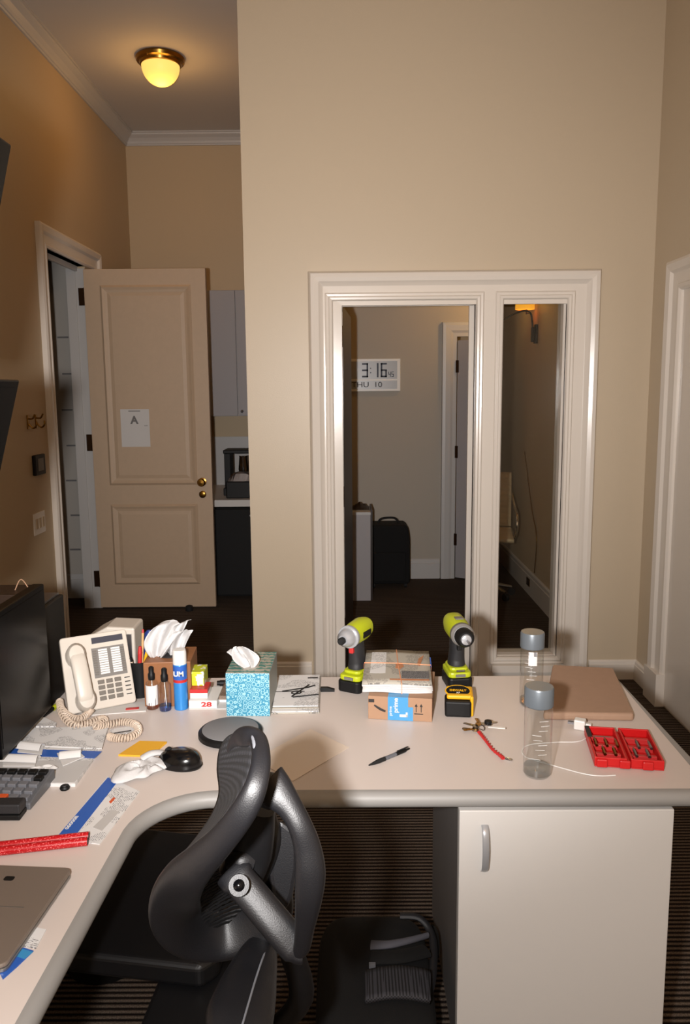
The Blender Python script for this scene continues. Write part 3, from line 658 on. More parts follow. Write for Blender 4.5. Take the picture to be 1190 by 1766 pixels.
b = MB(); b.box(-1.24, -1.215, 1.6, 2.2, 0, TOP - 0.035); b.build('side_panel', 'cab', desk)
cabn = thing('pedestal_cabinet', 'pale grey one-door cabinet under the right end of the desk', 'cabinet', (0.47, 1.9, 0))
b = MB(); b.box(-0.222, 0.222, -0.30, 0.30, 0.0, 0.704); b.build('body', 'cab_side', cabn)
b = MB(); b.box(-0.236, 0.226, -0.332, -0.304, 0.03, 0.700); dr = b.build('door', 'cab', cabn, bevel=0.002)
ha = PY(836, 1420, 1.567); hb = PY(836, 1504, 1.567)
hx = ha.x - 0.47
b = MB(); b.sweep(smoothpath([(hx, -0.334, ha.z - 0.003), (hx, -0.348, ha.z - 0.018), (hx, -0.355, (ha.z + hb.z) / 2), (hx, -0.348, hb.z + 0.018), (hx, -0.334, hb.z + 0.003)], 6), [(0.0075, 0.002)] * 25, (0, 1, 0), 10); b.build('handle', 'silver', dr, smooth=True)

# ================================================================== ON THE DESK, LEFT
def monitor_slab(name, label, p_top, p_bot, depthY, thick=0.03, stand=None):
    """flat screen whose far upright edge runs p_top -> p_bot and whose face looks to +x"""
    t = thing(name, label, 'monitor', (0, 0, 0))
    a, c = Vector(p_top), Vector(p_bot); dn = Vector((0, -depthY, 0)); th_ = Vector((-thick, 0, 0))
    t.location = (c.x, c.y - depthY / 2, TOP if stand else c.z); L0 = Vector(t.location)
    vs = [v - L0 for v in (a, a + dn, c + dn, c, a + th_, a + dn + th_, c + dn + th_, c + th_)]
    b = MB(); b.add(vs, [(0, 1, 2, 3), (4, 7, 6, 5), (0, 4, 5, 1), (1, 5, 6, 2), (2, 6, 7, 3), (3, 7, 4, 0)]); b.build('housing', 'screen', t, bevel=0.004)
    e = Vector((0.0006, 0, 0)); q = lambda s_, r_: (a * (1 - r_) + c * r_) + dn * s_ + e - L0
    b = MB(); b.add([q(0.03, 0.04), q(0.97, 0.04), q(0.97, 0.93), q(0.03, 0.93)], [(0, 1, 2, 3)]); b.build('screen', 'screen', t, solid=0.0008)
    return t
tp = PY(76, 1006, 1.96)
dm = monitor_slab('desk_monitor', 'black flat monitor standing on the desk behind the papers, screen turned away', (tp.x, 1.96, tp.z), (tp.x - 0.0, 1.96, TOP + 0.035), 0.30, 0.03, True)
L0 = Vector(dm.location)
b = MB(); b.box(-0.17, -0.045, -0.10, 0.10, 0.0005, 0.012); b.build('foot', 'black', dm, bevel=0.003)
b = MB(); b.box(-0.070, -0.031, -0.04, 0.04, 0.012, 0.25); b.build('neck', 'black', dm, bevel=0.003)
# two stacked monitors carried on one pole at the left
zt = PY(35, 655, 1.48); 
monA = monitor_slab('stacked_monitor', 'lower black monitor at the left edge, on the pole mount', (zt.x, 1.48, zt.z), (zt.x - 0.085, 1.44, zt.z - 0.36), 0.60, 0.02)
zu = PY(21, 250, 1.48)
monB = monitor_slab('stacked_monitor', 'upper black monitor at the left edge, above the lower one', (zu.x, 1.48, zu.z), (zu.x - 0.085, 1.44, zu.z - 0.40), 0.60, 0.02)
for o in (monA, monB): o['group'] = 'stacked monitors'
pole = thing('monitor_pole', 'black pole stand with two arms carrying the stacked monitors', 'monitor stand', (-1.0, 1.15, TOP))
b = MB(); b.lathe([(0, 0.0005), (0.09, 0.0005), (0.09, 0.012), (0.02, 0.02), (0, 0.02)], 24); b.build('base', 'black', pole)
b = MB(); b.cyl((0, 0, 0.015), (0, 0, 1.30), 0.017); b.build('pole', 'black', pole, smooth=True)
for z in (zt.z - 0.18 - TOP, zu.z - 0.2 - TOP):
    b = MB(); b.box(0.0, 0.285, -0.02, 0.02, z - 0.02, z + 0.02); b.build('arm', 'black', pole)
# black speaker-like box behind the monitor
q0 = PY(93, 1110, 2.15)
bx = thing('black_tray_box', 'black letter tray box standing behind the desk monitor', 'letter tray', (q0.x - 0.06, 2.08, TOP), R_(0))
b = MB(); b.box(-0.12, 0.085, -0.09, 0.10, 0.0006, 0.285); b.build('body', 'black', bx, bevel=0.004)
b = MB(); b.box(-0.11, 0.075, -0.08, 0.09, 0.286, 0.292); b.build('top_tray', 'steel', bx)
bb = thing('beige_carton', 'low open tan carton lying on top of the black tray box', 'carton', (q0.x - 0.10, 2.08, TOP + 0.293))
b = MB(); b.box(-0.09, 0.07, -0.05, 0.06, 0, 0.030); b.build('body', 'door_edge', bb, bevel=0.002)
b = MB(); b.tube(smoothpath([(0.03, 0, 0.030), (0.05, 0, 0.06), (0.085, -0.02, 0.02), (0.10, -0.04, 0.0)], 6), 0.0015, 6); b.build('string', 'card', bb)

# telephone
def quad_frame(tl, tr, bl):
    """local frame: x along top edge, y up the face, z out of it"""
    x = (tr - tl).normalized(); y = (tl - bl); y = (y - x * y.dot(x)).normalized(); z = x.cross(y)
    return Matrix(((x.x, y.x, z.x, bl.x), (x.y, y.y, z.y, bl.y), (x.z, y.z, z.z, bl.z), (0, 0, 0, 1))), (tr - tl).length, (tl - bl).length
bl, br = P(119, 1237, TOP + 0.004), P(236, 1214, TOP + 0.004)
tl, tr = W(89, 1108, 2.12), W(201, 1088, 2.17)
print('phone', (br - bl).length, (tr - tl).length, (tl - bl).length, tl, tr)
Tp, pw, ph = quad_frame(bl + (tl - bl), bl + (tl - bl) + (br - bl), bl)
pw = (br - bl).length
THK = 0.018; Tp.translation.z += THK * Tp[2][2] - 0.002
ph_ = thing('desk_phone', 'ivory multi-line desk phone propped upright with a coiled cord', 'telephone', (0, 0, 0))
ph_.matrix_world = Tp
b = MB(); b.prism(fillet_rect(pw, ph, 0.008, 3, pw / 2, ph / 2), -THK, 0.0); b.build('body', 'phone', ph_, bevel=0.003)
inv = Tp.inverted(); w0 = Tp @ Vector((0, ph * 0.45, -THK)); w1 = Tp @ Vector((0, 0.012, -THK))
g0 = inv @ Vector((w0.x, w0.y + 0.01, TOP + 0.002)); g1 = inv @ Vector((w1.x, w1.y, TOP + 0.002))
b = MB(); b.add([(x, y, z) for x in (pw * 0.15, pw * 0.85) for y, z in ((0.012, -THK), (ph * 0.45, -THK), (g0.y, g0.z), (g1.y, g1.z))], [(0, 1, 2, 3), (4, 7, 6, 5), (0, 4, 5, 1), (1, 5, 6, 2), (2, 6, 7, 3), (3, 7, 4, 0)]); b.build('prop', 'phone', ph_)
b = MB(); b.box(pw * 0.46, pw * 0.93, ph * 0.86, ph * 0.94, 0.0, 0.003); b.build('display', 'lcd', ph_)
b = MB(); b.box(pw * 0.44, pw * 0.93, ph * 0.40, ph * 0.80, 0.0, 0.0015); b.build('key_inlay', 'phone_dark', ph_)
for c_ in range(2):
    for k in range(11):
        b = MB(); x0 = pw * (0.535 + 0.19 * c_); z0 = ph * (0.44 + 0.031 * k)
        b.box(x0, x0 + pw * 0.135, z0, z0 + ph * 0.023, 0.0015, 0.0035); b.build('line_label', 'white', ph_)
        b = MB(); x1 = pw * (0.455 if c_ == 0 else 0.875)
        b.box(x1, x1 + pw * 0.05, z0, z0 + ph * 0.018, 0.0015, 0.0045); b.build('line_button', 'phone_key', ph_)
for r_ in range(4):
    for c_ in range(3):
        b = MB(); x0 = pw * (0.47 + 0.125 * c_); y0 = ph * (0.10 + 0.072 * r_); b.box(x0, x0 + pw * 0.095, y0, y0 + ph * 0.052, 0, 0.005); b.build('number_key', 'phone_key', ph_, bevel=0.001)
for k in range(5):
    b = MB(); y0 = ph * (0.12 + 0.055 * k); b.box(pw * 0.87, pw * 0.95, y0, y0 + ph * 0.012, 0, 0.003); b.build('side_button', 'ink', ph_)
hs = MB(); pts = [(pw * 0.20, ph * 0.70, 0.030), (pw * 0.205, ph * 0.64, 0.034), (pw * 0.215, ph * 0.5, 0.036), (pw * 0.225, ph * 0.34, 0.036), (pw * 0.235, ph * 0.2, 0.034), (pw * 0.24, ph * 0.14, 0.03)]
hs.sweep(smoothpath(pts, 5), [(0.021, 0.014)] * 26, (0, 0, 1), 16, pw=0.55)
for yy, rr_ in ((0.73, 0.0255), (0.14, 0.0255)):
    hs.lathe([(0, 0.043), (rr_ * 0.75, 0.042), (rr_, 0.030), (rr_, 0.004), (0, 0.004)], 20, (pw * (0.19 if yy > 0.5 else 0.25), ph * yy, 0.0), sy=1.25)
hso = hs.build('handset', 'phone', ph_, smooth=True)
# coiled cord (in world coordinates, brought into the phone's frame)
inv = Tp.inverted()
cpx = [(158, 1222, .025), (150, 1232, .012), (135, 1240, .012), (118, 1235, .012), (106, 1222, .014), (103, 1210, .016), (108, 1232, .012), (125, 1250, .012), (150, 1248, .012), (172, 1240, .012), (180, 1243, .014), (165, 1252, .02), (185, 1250, .012), (212, 1245, .012), (234, 1250, .012), (238, 1262, .012), (222, 1272, .012), (200, 1273, .012), (188, 1270, .012)]
path = smoothpath([tuple(P(x, y, TOP + h)) for x, y, h in cpx], 44)
coil = []
for i in range(len(path) - 1):
    p = Vector(path[i]); t = (Vector(path[i + 1]) - p).normalized(); s1 = t.cross(Vector((0, 0, 1))).normalized(); s2 = s1.cross(t)
    a = i * 0.75; coil.append(inv @ (p + s1 * 0.0085 * math.cos(a) + s2 * 0.0085 * math.sin(a)))
b = MB(); b.tube(coil, 0.0023, 6); b.build('coiled_cord', 'cord', ph_, smooth=True)
fl = thing('phone_leaflet', 'small printed leaflet with a dark stripe lying under the coiled cord', 'leaflet', P(212, 1261, TOP + 0.0004), R_(22))
b = MB(); b.box(-0.03, 0.035, -0.02, 0.022, 0, 0.0012); b.build('sheet', 'print_', fl)
b = MB(); b.box(-0.028, 0.02, -0.01, -0.004, 0.0012, 0.0016); b.build('stripe', 'ink', fl)
st = thing('phone_base_slip', 'flat grey plastic wedge with a red and black tab under the phone', 'document', P(205, 1222, TOP + 0.0004), R_(10))
b = MB(); b.box(-0.10, 0.075, -0.035, 0.03, 0, 0.0025); b.build('sheet', 'cab', st)
b = MB(); b.box(0.02, 0.055, -0.02, -0.008, 0.0025, 0.004); b.build('tab', 'redc', st)

# beige dispenser behind the phone, with white paper hanging out
dl, dr_ = P(188, 1190), P(243, 1190)
dp = thing('paper_dispenser', 'beige plastic dispenser with a dark slot behind the phone, white paper hanging', 'dispenser', (-0.672, 2.195, TOP))
b = MB(); T = Matrix(((1, 0, 0, 0), (0, 0, -1, 0.0), (0, 1, 0, 0), (0, 0, 0, 1)))
b.prism([(-0.095, 0.001), (0.058, 0.001), (0.058, 0.192), (-0.02, 0.196), (-0.06, 0.175), (-0.095, 0.15)], -0.05, 0.05, T); b.build('body', 'phone', dp, bevel=0.006)
b = MB(); b.box(-0.022, 0.010, -0.0515, -0.0495, 0.168, 0.176); b.build('slot', 'ink', dp)
b = MB(); b.box(-0.028, 0.026, -0.056, -0.051, 0.02, 0.165); b.build('paper', 'white', dp)
b = MB(); b.box(0.028, 0.05, -0.0545, -0.051, 0.06, 0.175); b.build('clear_strip', 'steel', dp)
# pen cup
cup = thing('pen_cup', 'black pen cup crowded with pens beside the phone', 'pen cup', (-0.60, 2.135, TOP))
b = MB(); b.lathe([(0, 0.0005), (0.036, 0.0005), (0.040, 0.105), (0.037, 0.105), (0.033, 0.005), (0, 0.005)], 24); b.build('cup', 'black', cup, smooth=True)
def stick(name, label, cat, m_, base, lean, L, r, tipm=None, tiplen=0.02, group='pens in the cup'):
    t = thing(name, label, cat, base, group=group)
    d = Vector((lean[0], lean[1], 1)).normalized()
    b = MB(); b.cyl((0, 0, 0), d * L, r, seg=10); b.build('barrel', m_, t, smooth=True)
    if tipm: b = MB(); b.cyl(d * L, d * (L + tiplen), r * 1.1, r * 0.7, 10); b.build('cap', tipm, t, smooth=True)
    return t
cpos = (-0.60, 2.135, TOP + 0.008)
def cp(dx, dy): return (cpos[0] + dx, cpos[1] + dy, cpos[2])
stick('pencil', 'plain wooden pencil standing tall in the black cup', 'pencil', 'wood2', cp(0.005, -0.015), (0.05, 0.08), 0.175, 0.0035, 'redc', 0.01)
stick('marker_pen', 'red capped marker in the black pen cup', 'pen', 'redc', cp(0.0, -0.02), (0.06, 0.02), 0.12, 0.006, 'redc', 0.02)
stick('ballpoint_pen', 'black pen with a red clip, leftmost in the cup', 'pen', 'black', cp(-0.02, -0.015), (-0.1, -0.02), 0.12, 0.005, 'redc', 0.012)
stick('ballpoint_pen', 'tan pen low in the front of the pen cup', 'pen', 'cord', cp(-0.012, -0.02), (-0.05, -0.08), 0.10, 0.006, 'black', 0.012)
stick('ballpoint_pen', 'black pen with a blue end in the middle of the cup', 'pen', 'black', cp(-0.0, 0.01), (0.02, -0.06), 0.11, 0.006, 'blue', 0.012)
stick('highlighter', 'yellow highlighter leaning out of the cup to the right', 'pen', 'yel', cp(0.0, -0.02), (0.22, 0.0), 0.115, 0.0045, 'yel', 0.02)
stick('metal_ruler', 'silver metal ruler standing at the left of the pen cup', 'ruler', 'steel', cp(-0.02, 0.015), (-0.12, 0.03), 0.165, 0.005)
scs = thing('scissors', 'navy blue handled scissors standing in the pen cup', 'scissors', cp(0.015, 0.005))
b = MB(); b.box(-0.007, 0.007, -0.0015, 0.0015, 0, 0.11); b.build('blades', 'steel', scs)
b = MB(); b.sweep([(0.0, 0, 0.10), (0.008, 0, 0.125), (0.014, 0, 0.15), (0.015, 0, 0.172), (0.015, 0, 0.180)], [(0.008, 0.005), (0.013, 0.007), (0.015, 0.008), (0.013, 0.008), (0.006, 0.004)], (0, 1, 0), 14); b.build('handle', 'navy', scs, smooth=True)

# brown wooden tissue cube with tissue
wb = thing('tissue_box_cover', 'brown wooden tissue box cover with a tall white tissue', 'tissue box', (-0.503, 2.105, TOP), R_(3))
s = 0.064
b = MB(); b.box(-s, s, -s, s, 0.0005, 0.128); b.build('cover', 'wood', wb, bevel=0.002)
b = MB(); b.lathe([(0, 0.1285), (0.035, 0.1285), (0.035, 0.130), (0, 0.130)], 20); b.build('slot', 'ink', wb)
def tissue(name, parent, loc, pts, wd, seed, n=18, m_='tissue'):
    r = random.Random(seed); spine = [Vector(p) for p in smoothpath(pts, n // (len(pts) - 1) + 1)]; N = len(spine) - 1
    ph1, ph2 = r.random() * 6, r.random() * 6
    def fn(u, v):
        i = min(N, int(u * N)); p = spine[i]; ww = wd(u); a = (v - 0.5) * 2
        return p + Vector((a * ww, 0.35 * ww * math.sin(a * 5 + ph1 + u * 3) + 0.12 * ww * math.sin(a * 11 + ph2), 0.10 * ww * math.sin(a * 4 + ph2)))
    b = MB(); b.grid(fn, N, 24); o = b.build(name, m_, parent, smooth=True, solid=0.0008); o.location = loc; return o
tissue('tissue', wb, (0, 0, 0.125), [(-0.035, -0.02, 0), (-0.028, -0.02, 0.03), (-0.015, -0.01, 0.06), (0.005, 0.0, 0.09), (0.028, 0, 0.098)], lambda u: 0.014 + 0.035 * math.sin(min(1, u * 1.1) * 2.6) ** 1, 3)
tissue('tissue', wb, (0, 0, 0.125), [(0.0, 0, 0.0), (0.006, 0, 0.035), (0.018, -0.005, 0.06), (0.036, -0.01, 0.075)], lambda u: 0.030 + 0.012 * math.sin(u * 3), 5)

def spray(x, y, name, label, liquid, lm, sticker, h=0.085, r=0.0165):
    p = P(x, y); t = thing(name, label, 'bottle', (p.x, p.y + r, TOP), group='small bottles by the wooden tissue box')
    b = MB(); b.lathe([(0, 0.0006), (r * 0.9, 0.0006), (r, 0.004), (r, h * 0.86), (r * 0.6, h * 0.96), (r * 0.45, h), (r * 0.45, h + 0.006)], 24); b.build('bottle', 'clear', t, smooth=True)
    b = MB(); b.lathe([(0, 0.002), (r * 0.93, 0.002), (r * 0.93, liquid), (0, liquid)], 24); b.build('liquid', lm, t, smooth=True)
    b = MB(); b.lathe([(0.0085, 0), (0.0095, 0.004), (0.0095, 0.016), (0.007, 0.020), (0.007, 0.034), (0.004, 0.037), (0, 0.037)], 18, (0, 0, h - 0.002)); b.build('pump', 'black', t, smooth=True)
    b = MB(); b.cyl((0, 0, h), (0.004, 0, 0.006), 0.0012, seg=6); b.build('dip_tube', 'white', t)
    if sticker:
        b = MB(); n = 14; vs = []
        for k in range(n + 1):
            a = R_(-165 + 150 * k / n); vs += [((r + 0.0004) * math.cos(a), (r + 0.0004) * math.sin(a), z) for z in (0.014, 0.070)]
        b.add(vs, [(2 * k, 2 * k + 2, 2 * k + 3, 2 * k + 1) for k in range(n)]); b.build('label', 'print_', t)
    return t
spray(261, 1226, 'spray_bottle', 'small spray bottle with a white label and amber liquid, black cap', 0.014, 'amber', True)
spray(283, 1229, 'spray_bottle', 'small clear spray bottle holding bright blue liquid', 0.016, 'bluewater', False)
cn = thing('aerosol_can', 'tall blue aerosol can with a white cap and a red stripe', 'can', (-0.462, 2.032, TOP))
r = 0.0185; b = MB(); b.lathe([(0, 0.0005), (r, 0.0005), (r + 0.0006, 0.003), (r, 0.006), (r, 0.128), (r * 0.85, 0.133)], 28); b.build('can', mat('bright blue print', (52, 132, 205), 0.3, 0.2), cn, smooth=True)
b = MB(); b.lathe([(r + 0.0003, 0.085), (r + 0.0003, 0.125)], 28); b.build('upper_print', 'blue', cn, smooth=True)
b = MB(); b.lathe([(r + 0.0006, 0.078), (r + 0.0006, 0.086)], 28); b.build('red_stripe', 'redc', cn, smooth=True)
b = MB(); b.lathe([(r, 0.128), (r, 0.160), (r * 0.9, 0.167), (0, 0.168)], 28); b.build('cap', 'white', cn, smooth=True)
text('UM', 0.019, 'white', cn, (0, -r - 0.0012, 0.104), (R_(90), 0, 0), bold=0.0006)

def smallbox(name, label, x0, x1, y, z0, h, d, m_, cat='box', rz=0, group=None):
    a, c = P(x0, y, z0), P(x1, y, z0); t = thing(name, label, cat, ((a.x + c.x) / 2, a.y + d / 2, z0), rz, group)
    wdt = (c.x - a.x); b = MB(); b.box(-wdt / 2, wdt / 2, -d / 2, d / 2, 0.0003, h); b.build('carton', m_, t, bevel=0.0008)
    return t, wdt
fb, wd = smallbox('flat_carton', 'flat white carton with red lettering, bottom of the small stack', 326, 374, 1222, TOP + 0.003, 0.022, 0.10, 'white')
text('28', 0.018, 'redc', fb, (0.01, -0.0506, 0.011), (R_(90), 0, 0), sx=1.6, bold=0.0006)
rb, wd = smallbox('medicine_carton', 'red topped white carton in the middle of the small stack', 328, 358, 1205, TOP + 0.0255, 0.026, 0.055, 'white')
b = MB(); b.box(-wd / 2 - 0.0003, wd / 2 + 0.0003, -0.0278, 0.0278, 0.016, 0.0265); b.build('red_band', 'redc', rb)
lb, wd = smallbox('tea_carton', 'lime green and white carton on top of the small stack', 328, 352, 1183, TOP + 0.0522, 0.040, 0.06, 'lime_box')
b = MB(); b.box(0.000, wd / 2 - 0.002, -0.0308, -0.030, 0.004, 0.034); b.build('white_panel', 'paper', lb)
pk = thing('plastic_sleeve_papers', 'stack of papers in clear plastic sleeves left of the teal tissue box', 'papers', P(372, 1205, TOP), R_(0))
b = MB(); b.box(-0.06, 0.044, -0.075, 0.09, 0.0004, 0.0026); b.build('bottom_sheet', 'paper', pk)
b = MB(); b.box(0.014, 0.040, -0.06, 0.09, 0.0215, 0.023); b.build('sleeve', 'film', pk)
b = MB(); b.box(0.016, 0.042, -0.03, 0.08, 0.0028, 0.0208); b.build('envelope_wad', 'print_', pk)

# teal tissue box
tb = thing('tissue_box', 'blue tissue carton with a ring pattern and a white tissue coming out', 'tissue box', (-0.270, 2.033, TOP), R_(-1.5))
s = 0.058; hh = 0.119
b = MB(); b.box(-s, s, -s, s + 0.055, 0.0005, hh); b.build('carton', 'teal', tb, bevel=0.001)
b = MB(); b.box(-s + 0.0005, s - 0.0005, -s + 0.0005, s + 0.054, hh, hh + 0.0008); b.build('top_print', 'teal_top', tb)
b = MB(); b.prism(fillet_rect(0.05, 0.10, 0.024, 5, -0.002, 0.02), hh + 0.0009, hh + 0.0014); b.build('opening_film', mat('slot film', (176, 168, 158), 0.3), tb)
b = MB(); b.box(s, s + 0.0006, -s + 0.001, s + 0.054, 0.001, hh); b.build('side_print', mat('grey carton side', (150, 154, 150), 0.5), tb)
tissue('tissue', tb, (-0.01, 0.0, hh + 0.001), [(0.012, -0.015, 0), (0.005, -0.01, 0.018), (-0.008, 0.0, 0.036), (-0.02, 0.01, 0.05)], lambda u: 0.012 + 0.022 * math.sin(u * 3.0), 9)
tissue('tissue', tb, (-0.01, 0.0, hh + 0.001), [(-0.002, 0.02, 0.0), (-0.012, 0.02, 0.022), (-0.028, 0.02, 0.034), (-0.036, 0.02, 0.028)], lambda u: 0.018 + 0.01 * math.sin(u * 3), 11)

# folded papers right of it with sunglasses on top
fp_ = thing('folded_newspaper', 'folded printed newspaper lying flat right of the blue tissue box', 'newspaper', (-0.148, 2.115, TOP), R_(1))
for k in range(4):
    b = MB(); o_ = 0.003 * k; b.box(-0.066 + o_ * 0.3, 0.064 - o_ * 0.4, -0.128 + o_ * (2 if k > 1 else 0), 0.13 - o_, 0.0004 + 0.004 * k, 0.0040 + 0.004 * k); b.build('fold', 'print_' if k % 2 else 'news', fp_, bevel=0.0015)
b = MB(); b.box(0.025, 0.055, 0.09, 0.098, 0.0161, 0.0166); b.box(-0.066, 0.02, -0.012, -0.008, 0.0161, 0.0166); b.build('headline', 'ink', fp_)
sg2 = thing('eyeglasses', 'folded thin black eyeglasses lying on the folded newspaper', 'glasses', (-0.145, 2.10, TOP + 0.0175), R_(20))
b = MB()
b.tube([(-0.045, 0.01, 0.004), (0.03, 0.012, 0.004), (0.055, 0.02, 0.004)], 0.0018, 6); b.tube([(-0.03, -0.035, 0.004), (0.0, -0.01, 0.006), (0.04, 0.03, 0.004)], 0.0018, 6); b.tube([(-0.028, -0.038, 0.003), (0.045, -0.045, 0.003)], 0.0018, 6); b.build('temples', 'black', sg2)
b = MB(); b.tube([(0.014 * math.cos(a) - 0.01, 0.010 * math.sin(a) - 0.012, 0.004) for a in [k * 0.6283 for k in range(10)]], 0.0016, 6, True); b.build('rim', 'black', sg2)
bc = thing('binder_clip', 'small black clip on the desk left of the yellow-green drill', 'clip', P(565, 1192, TOP), R_(0))
b = MB(); b.prism([(-0.024, 0.0), (0.02, 0.0), (0.02, 0.006), (0.0, 0.012), (-0.02, 0.012)], -0.006, 0.006, Matrix(((1, 0, 0, 0), (0, 0, -1, 0), (0, 1, 0, 0), (0, 0, 0, 1)))); b.build('body', 'black', bc)
b = MB(); b.tube([(-0.02, -0.004, 0.008), (-0.035, 0, 0.006), (-0.02, 0.004, 0.008)], 0.001, 6); b.build('wire', 'steel', bc)
mr = thing('small_marker', 'small dark cylinder peeking out behind the blue tissue box', 'marker', P(391, 1178, TOP + 0.01), 0)
b = MB(); b.cyl((-0.02, 0, 0.0), (0.02, 0, 0.0), 0.009); b.build('barrel', 'black', mr, smooth=True)
b = MB(); b.cyl((-0.028, 0, 0.0), (-0.02, 0, 0.0), 0.007); b.build('cap', 'black', mr, smooth=True)

# ================================================================== DRILLS
def place_dir(rz): return Matrix.Rotation(rz, 4, 'Z')
def make_drill(name, label, loc, rz, kind):
    t = thing(name, label, 'drill', loc, rz, 'cordless drivers on the desk')
    # local: muzzle towards -y; battery on the desk
    b = MB(); b.prism(fillet_rect(0.072, 0.098, 0.012, 3, 0, 0.008), 0.0006, 0.034); b.build('battery', 'black', t, bevel=0.004)
    b = MB(); b.prism(fillet_rect(0.068, 0.092, 0.014, 3, 0, 0.010), 0.034, 0.050); b.prism(fillet_rect(0.056, 0.074, 0.014, 3, 0, 0.014), 0.050, 0.060); b.build('foot', 'lime', t, bevel=0.004)
    b = MB(); b.box(-0.014, 0.014, -0.0395, -0.036, 0.038, 0.046); b.build('battery_latch', 'phone_dark', t)
    b = MB(); b.sweep(smoothpath([(0, 0.018, 0.052), (0, 0.016, 0.075), (0, 0.014, 0.10), (0, 0.010, 0.13), (0, 0.006, 0.148)], 4), [(0.026 - 0.0006 * i if i < 10 else 0.0215, 0.027 if i > 3 else 0.031) for i in range(17)], (0, 1, 0), 16, pw=0.85); b.build('grip', 'black_soft', t, smooth=True)
    b = MB(); b.box(-0.007, 0.007, -0.024, -0.008, 0.112, 0.142); b.build('trigger', 'black' if kind == 'drill' else 'redc', t, bevel=0.003)
    if kind == 'impact':
        b = MB(); b.sweep([(0, 0.075, 0.168), (0, 0.07, 0.168), (0, 0.045, 0.168), (0, 0.0, 0.166), (0, -0.03, 0.165)], [(0.012, 0.012), (0.026, 0.028), (0.030, 0.033), (0.029, 0.032), (0.027, 0.028)], (0, 0, 1), 20, pw=0.85); b.build('motor_housing', 'lime', t, smooth=True)
        b = MB(); b.box(-0.03, -0.0285, 0.0, 0.045, 0.155, 0.172); b.box(0.0285, 0.0315, 0.0, 0.045, 0.155, 0.172); b.build('name_badge', 'black', t)
        T = Matrix.Translation((0, -0.028, 0.165)) @ Matrix.Rotation(R_(90), 4, 'X')
        b = MB(); b.lathe([(0.030, 0), (0.031, 0.008), (0.026, 0.012), (0.024, 0.030), (0.018, 0.036), (0.014, 0.042), (0, 0.042)], 28, T=T); b.build('nose_cone', 'silver', t, smooth=True)
        b = MB(); b.lathe([(0.0325, 0.0), (0.0335, 0.006), (0.0325, 0.010)], 28, T=T); b.build('bumper_ring', 'silver', t, smooth=True)
        b = MB(); b.lathe([(0.010, 0.04), (0.0105, 0.055), (0.007, 0.060), (0, 0.060)], 18, T=T); b.build('chuck', 'rubber', t, smooth=True)
    else:
        b = MB(); b.sweep([(0, 0.082, 0.168), (0, 0.078, 0.168), (0, 0.05, 0.170), (0, 0.0, 0.170), (0, -0.035, 0.168)], [(0.014, 0.014), (0.026, 0.028), (0.031, 0.035), (0.031, 0.035), (0.030, 0.032)], (0, 0, 1), 20, pw=0.85); b.build('motor_housing', 'lime', t, smooth=True)
        b = MB(); b.box(-0.012, 0.012, -0.02, 0.005, 0.2035, 0.2065); b.build('speed_switch', 'phone_dark', t, bevel=0.001)
        T = Matrix.Translation((0, -0.033, 0.168)) @ Matrix.Rotation(R_(90), 4, 'X')
        b = MB(); b.lathe([(0.031, 0), (0.033, 0.004), (0.033, 0.018), (0.029, 0.022), (0, 0.022)], 28, T=T); b.build('clutch_ring', 'phone_dark', t, smooth=True)
        b = MB(); b.lathe([(0.026, 0.02), (0.0265, 0.050), (0.020, 0.060), (0, 0.060)], 24, T=T); b.build('chuck', 'black', t, smooth=True)
        b = MB(); b.lathe([(0.0265, 0.024), (0.0275, 0.026), (0.0265, 0.028)], 24, T=T); b.lathe([(0.016, 0.058), (0.014, 0.066), (0.006, 0.069), (0, 0.069)], 20, T=T); b.build('chuck_jaws', 'silver', t, smooth=True)
        b = MB(); b.cyl((0, -0.1, 0.168), (0, -0.128, 0.168), 0.003, seg=8); b.build('driver_bit', 'steel', t)
        b = MB(); b.cyl((0.012, -0.036, 0.056), (-0.012, -0.036, 0.056), 0.003, seg=8); b.build('stored_bit', 'steel', t)
    return t
pA = P(612, 1194); make_drill('impact_driver', 'lime green impact driver with a silver nose cone, left of the newspapers', (pA.x, pA.y + 0.03, TOP), R_(-28), 'impact')
pB = P(790, 1188); make_drill('cordless_drill', 'lime green cordless drill with a black chuck, right of the newspapers', (pB.x + 0.002, pB.y + 0.03, TOP), R_(6), 'drill')

# tape measure
tm = thing('tape_measure', 'black and yellow tape measure standing in front of the right drill', 'tape measure', (0.288, 1.985, TOP), R_(-6))
TT = Matrix(((1, 0, 0, 0), (0, 1, 0, 0), (0, 0, 1, 0), (0, 0, 0, 1)))
b = MB(); b.box(-0.035, 0.035, -0.03, 0.025, 0.0005, 0.045); b.build('case', 'black', tm, bevel=0.006, bseg=3)
b = MB(); b.box(0.031, 0.040, -0.026, 0.05, 0.002, 0.058); b.box(-0.030, 0.038, -0.02, 0.05, 0.046, 0.058); b.build('yellow_side', 'yel', tm, bevel=0.005, bseg=3)
TE = Matrix.Translation((0.0, 0.008, 0.0585)) @ Matrix.Rotation(R_(14), 4, 'X')
b = MB(); b.lathe([(0, 0), (0.032, 0), (0.031, 0.003), (0, 0.003)], 28, T=TE, sx=1, sy=0.72); b.build('badge', 'black', tm)
b = MB(); b.tube([TE @ Vector((0.033 * math.cos(k * 0.2244), 0.024 * math.sin(k * 0.2244), 0.001)) for k in range(28)], 0.002, 6, True); b.build('badge_ring', 'yel', tm)
text('DEWALT', 0.011, 'yel', tm, (0.0, 0.006, 0.0622), (R_(14), 0, 0), bold=0.0003)
text('XP', 0.008, 'white', tm, (0.0, -0.004, 0.0598), (R_(14), 0, 0), name='model_lettering')

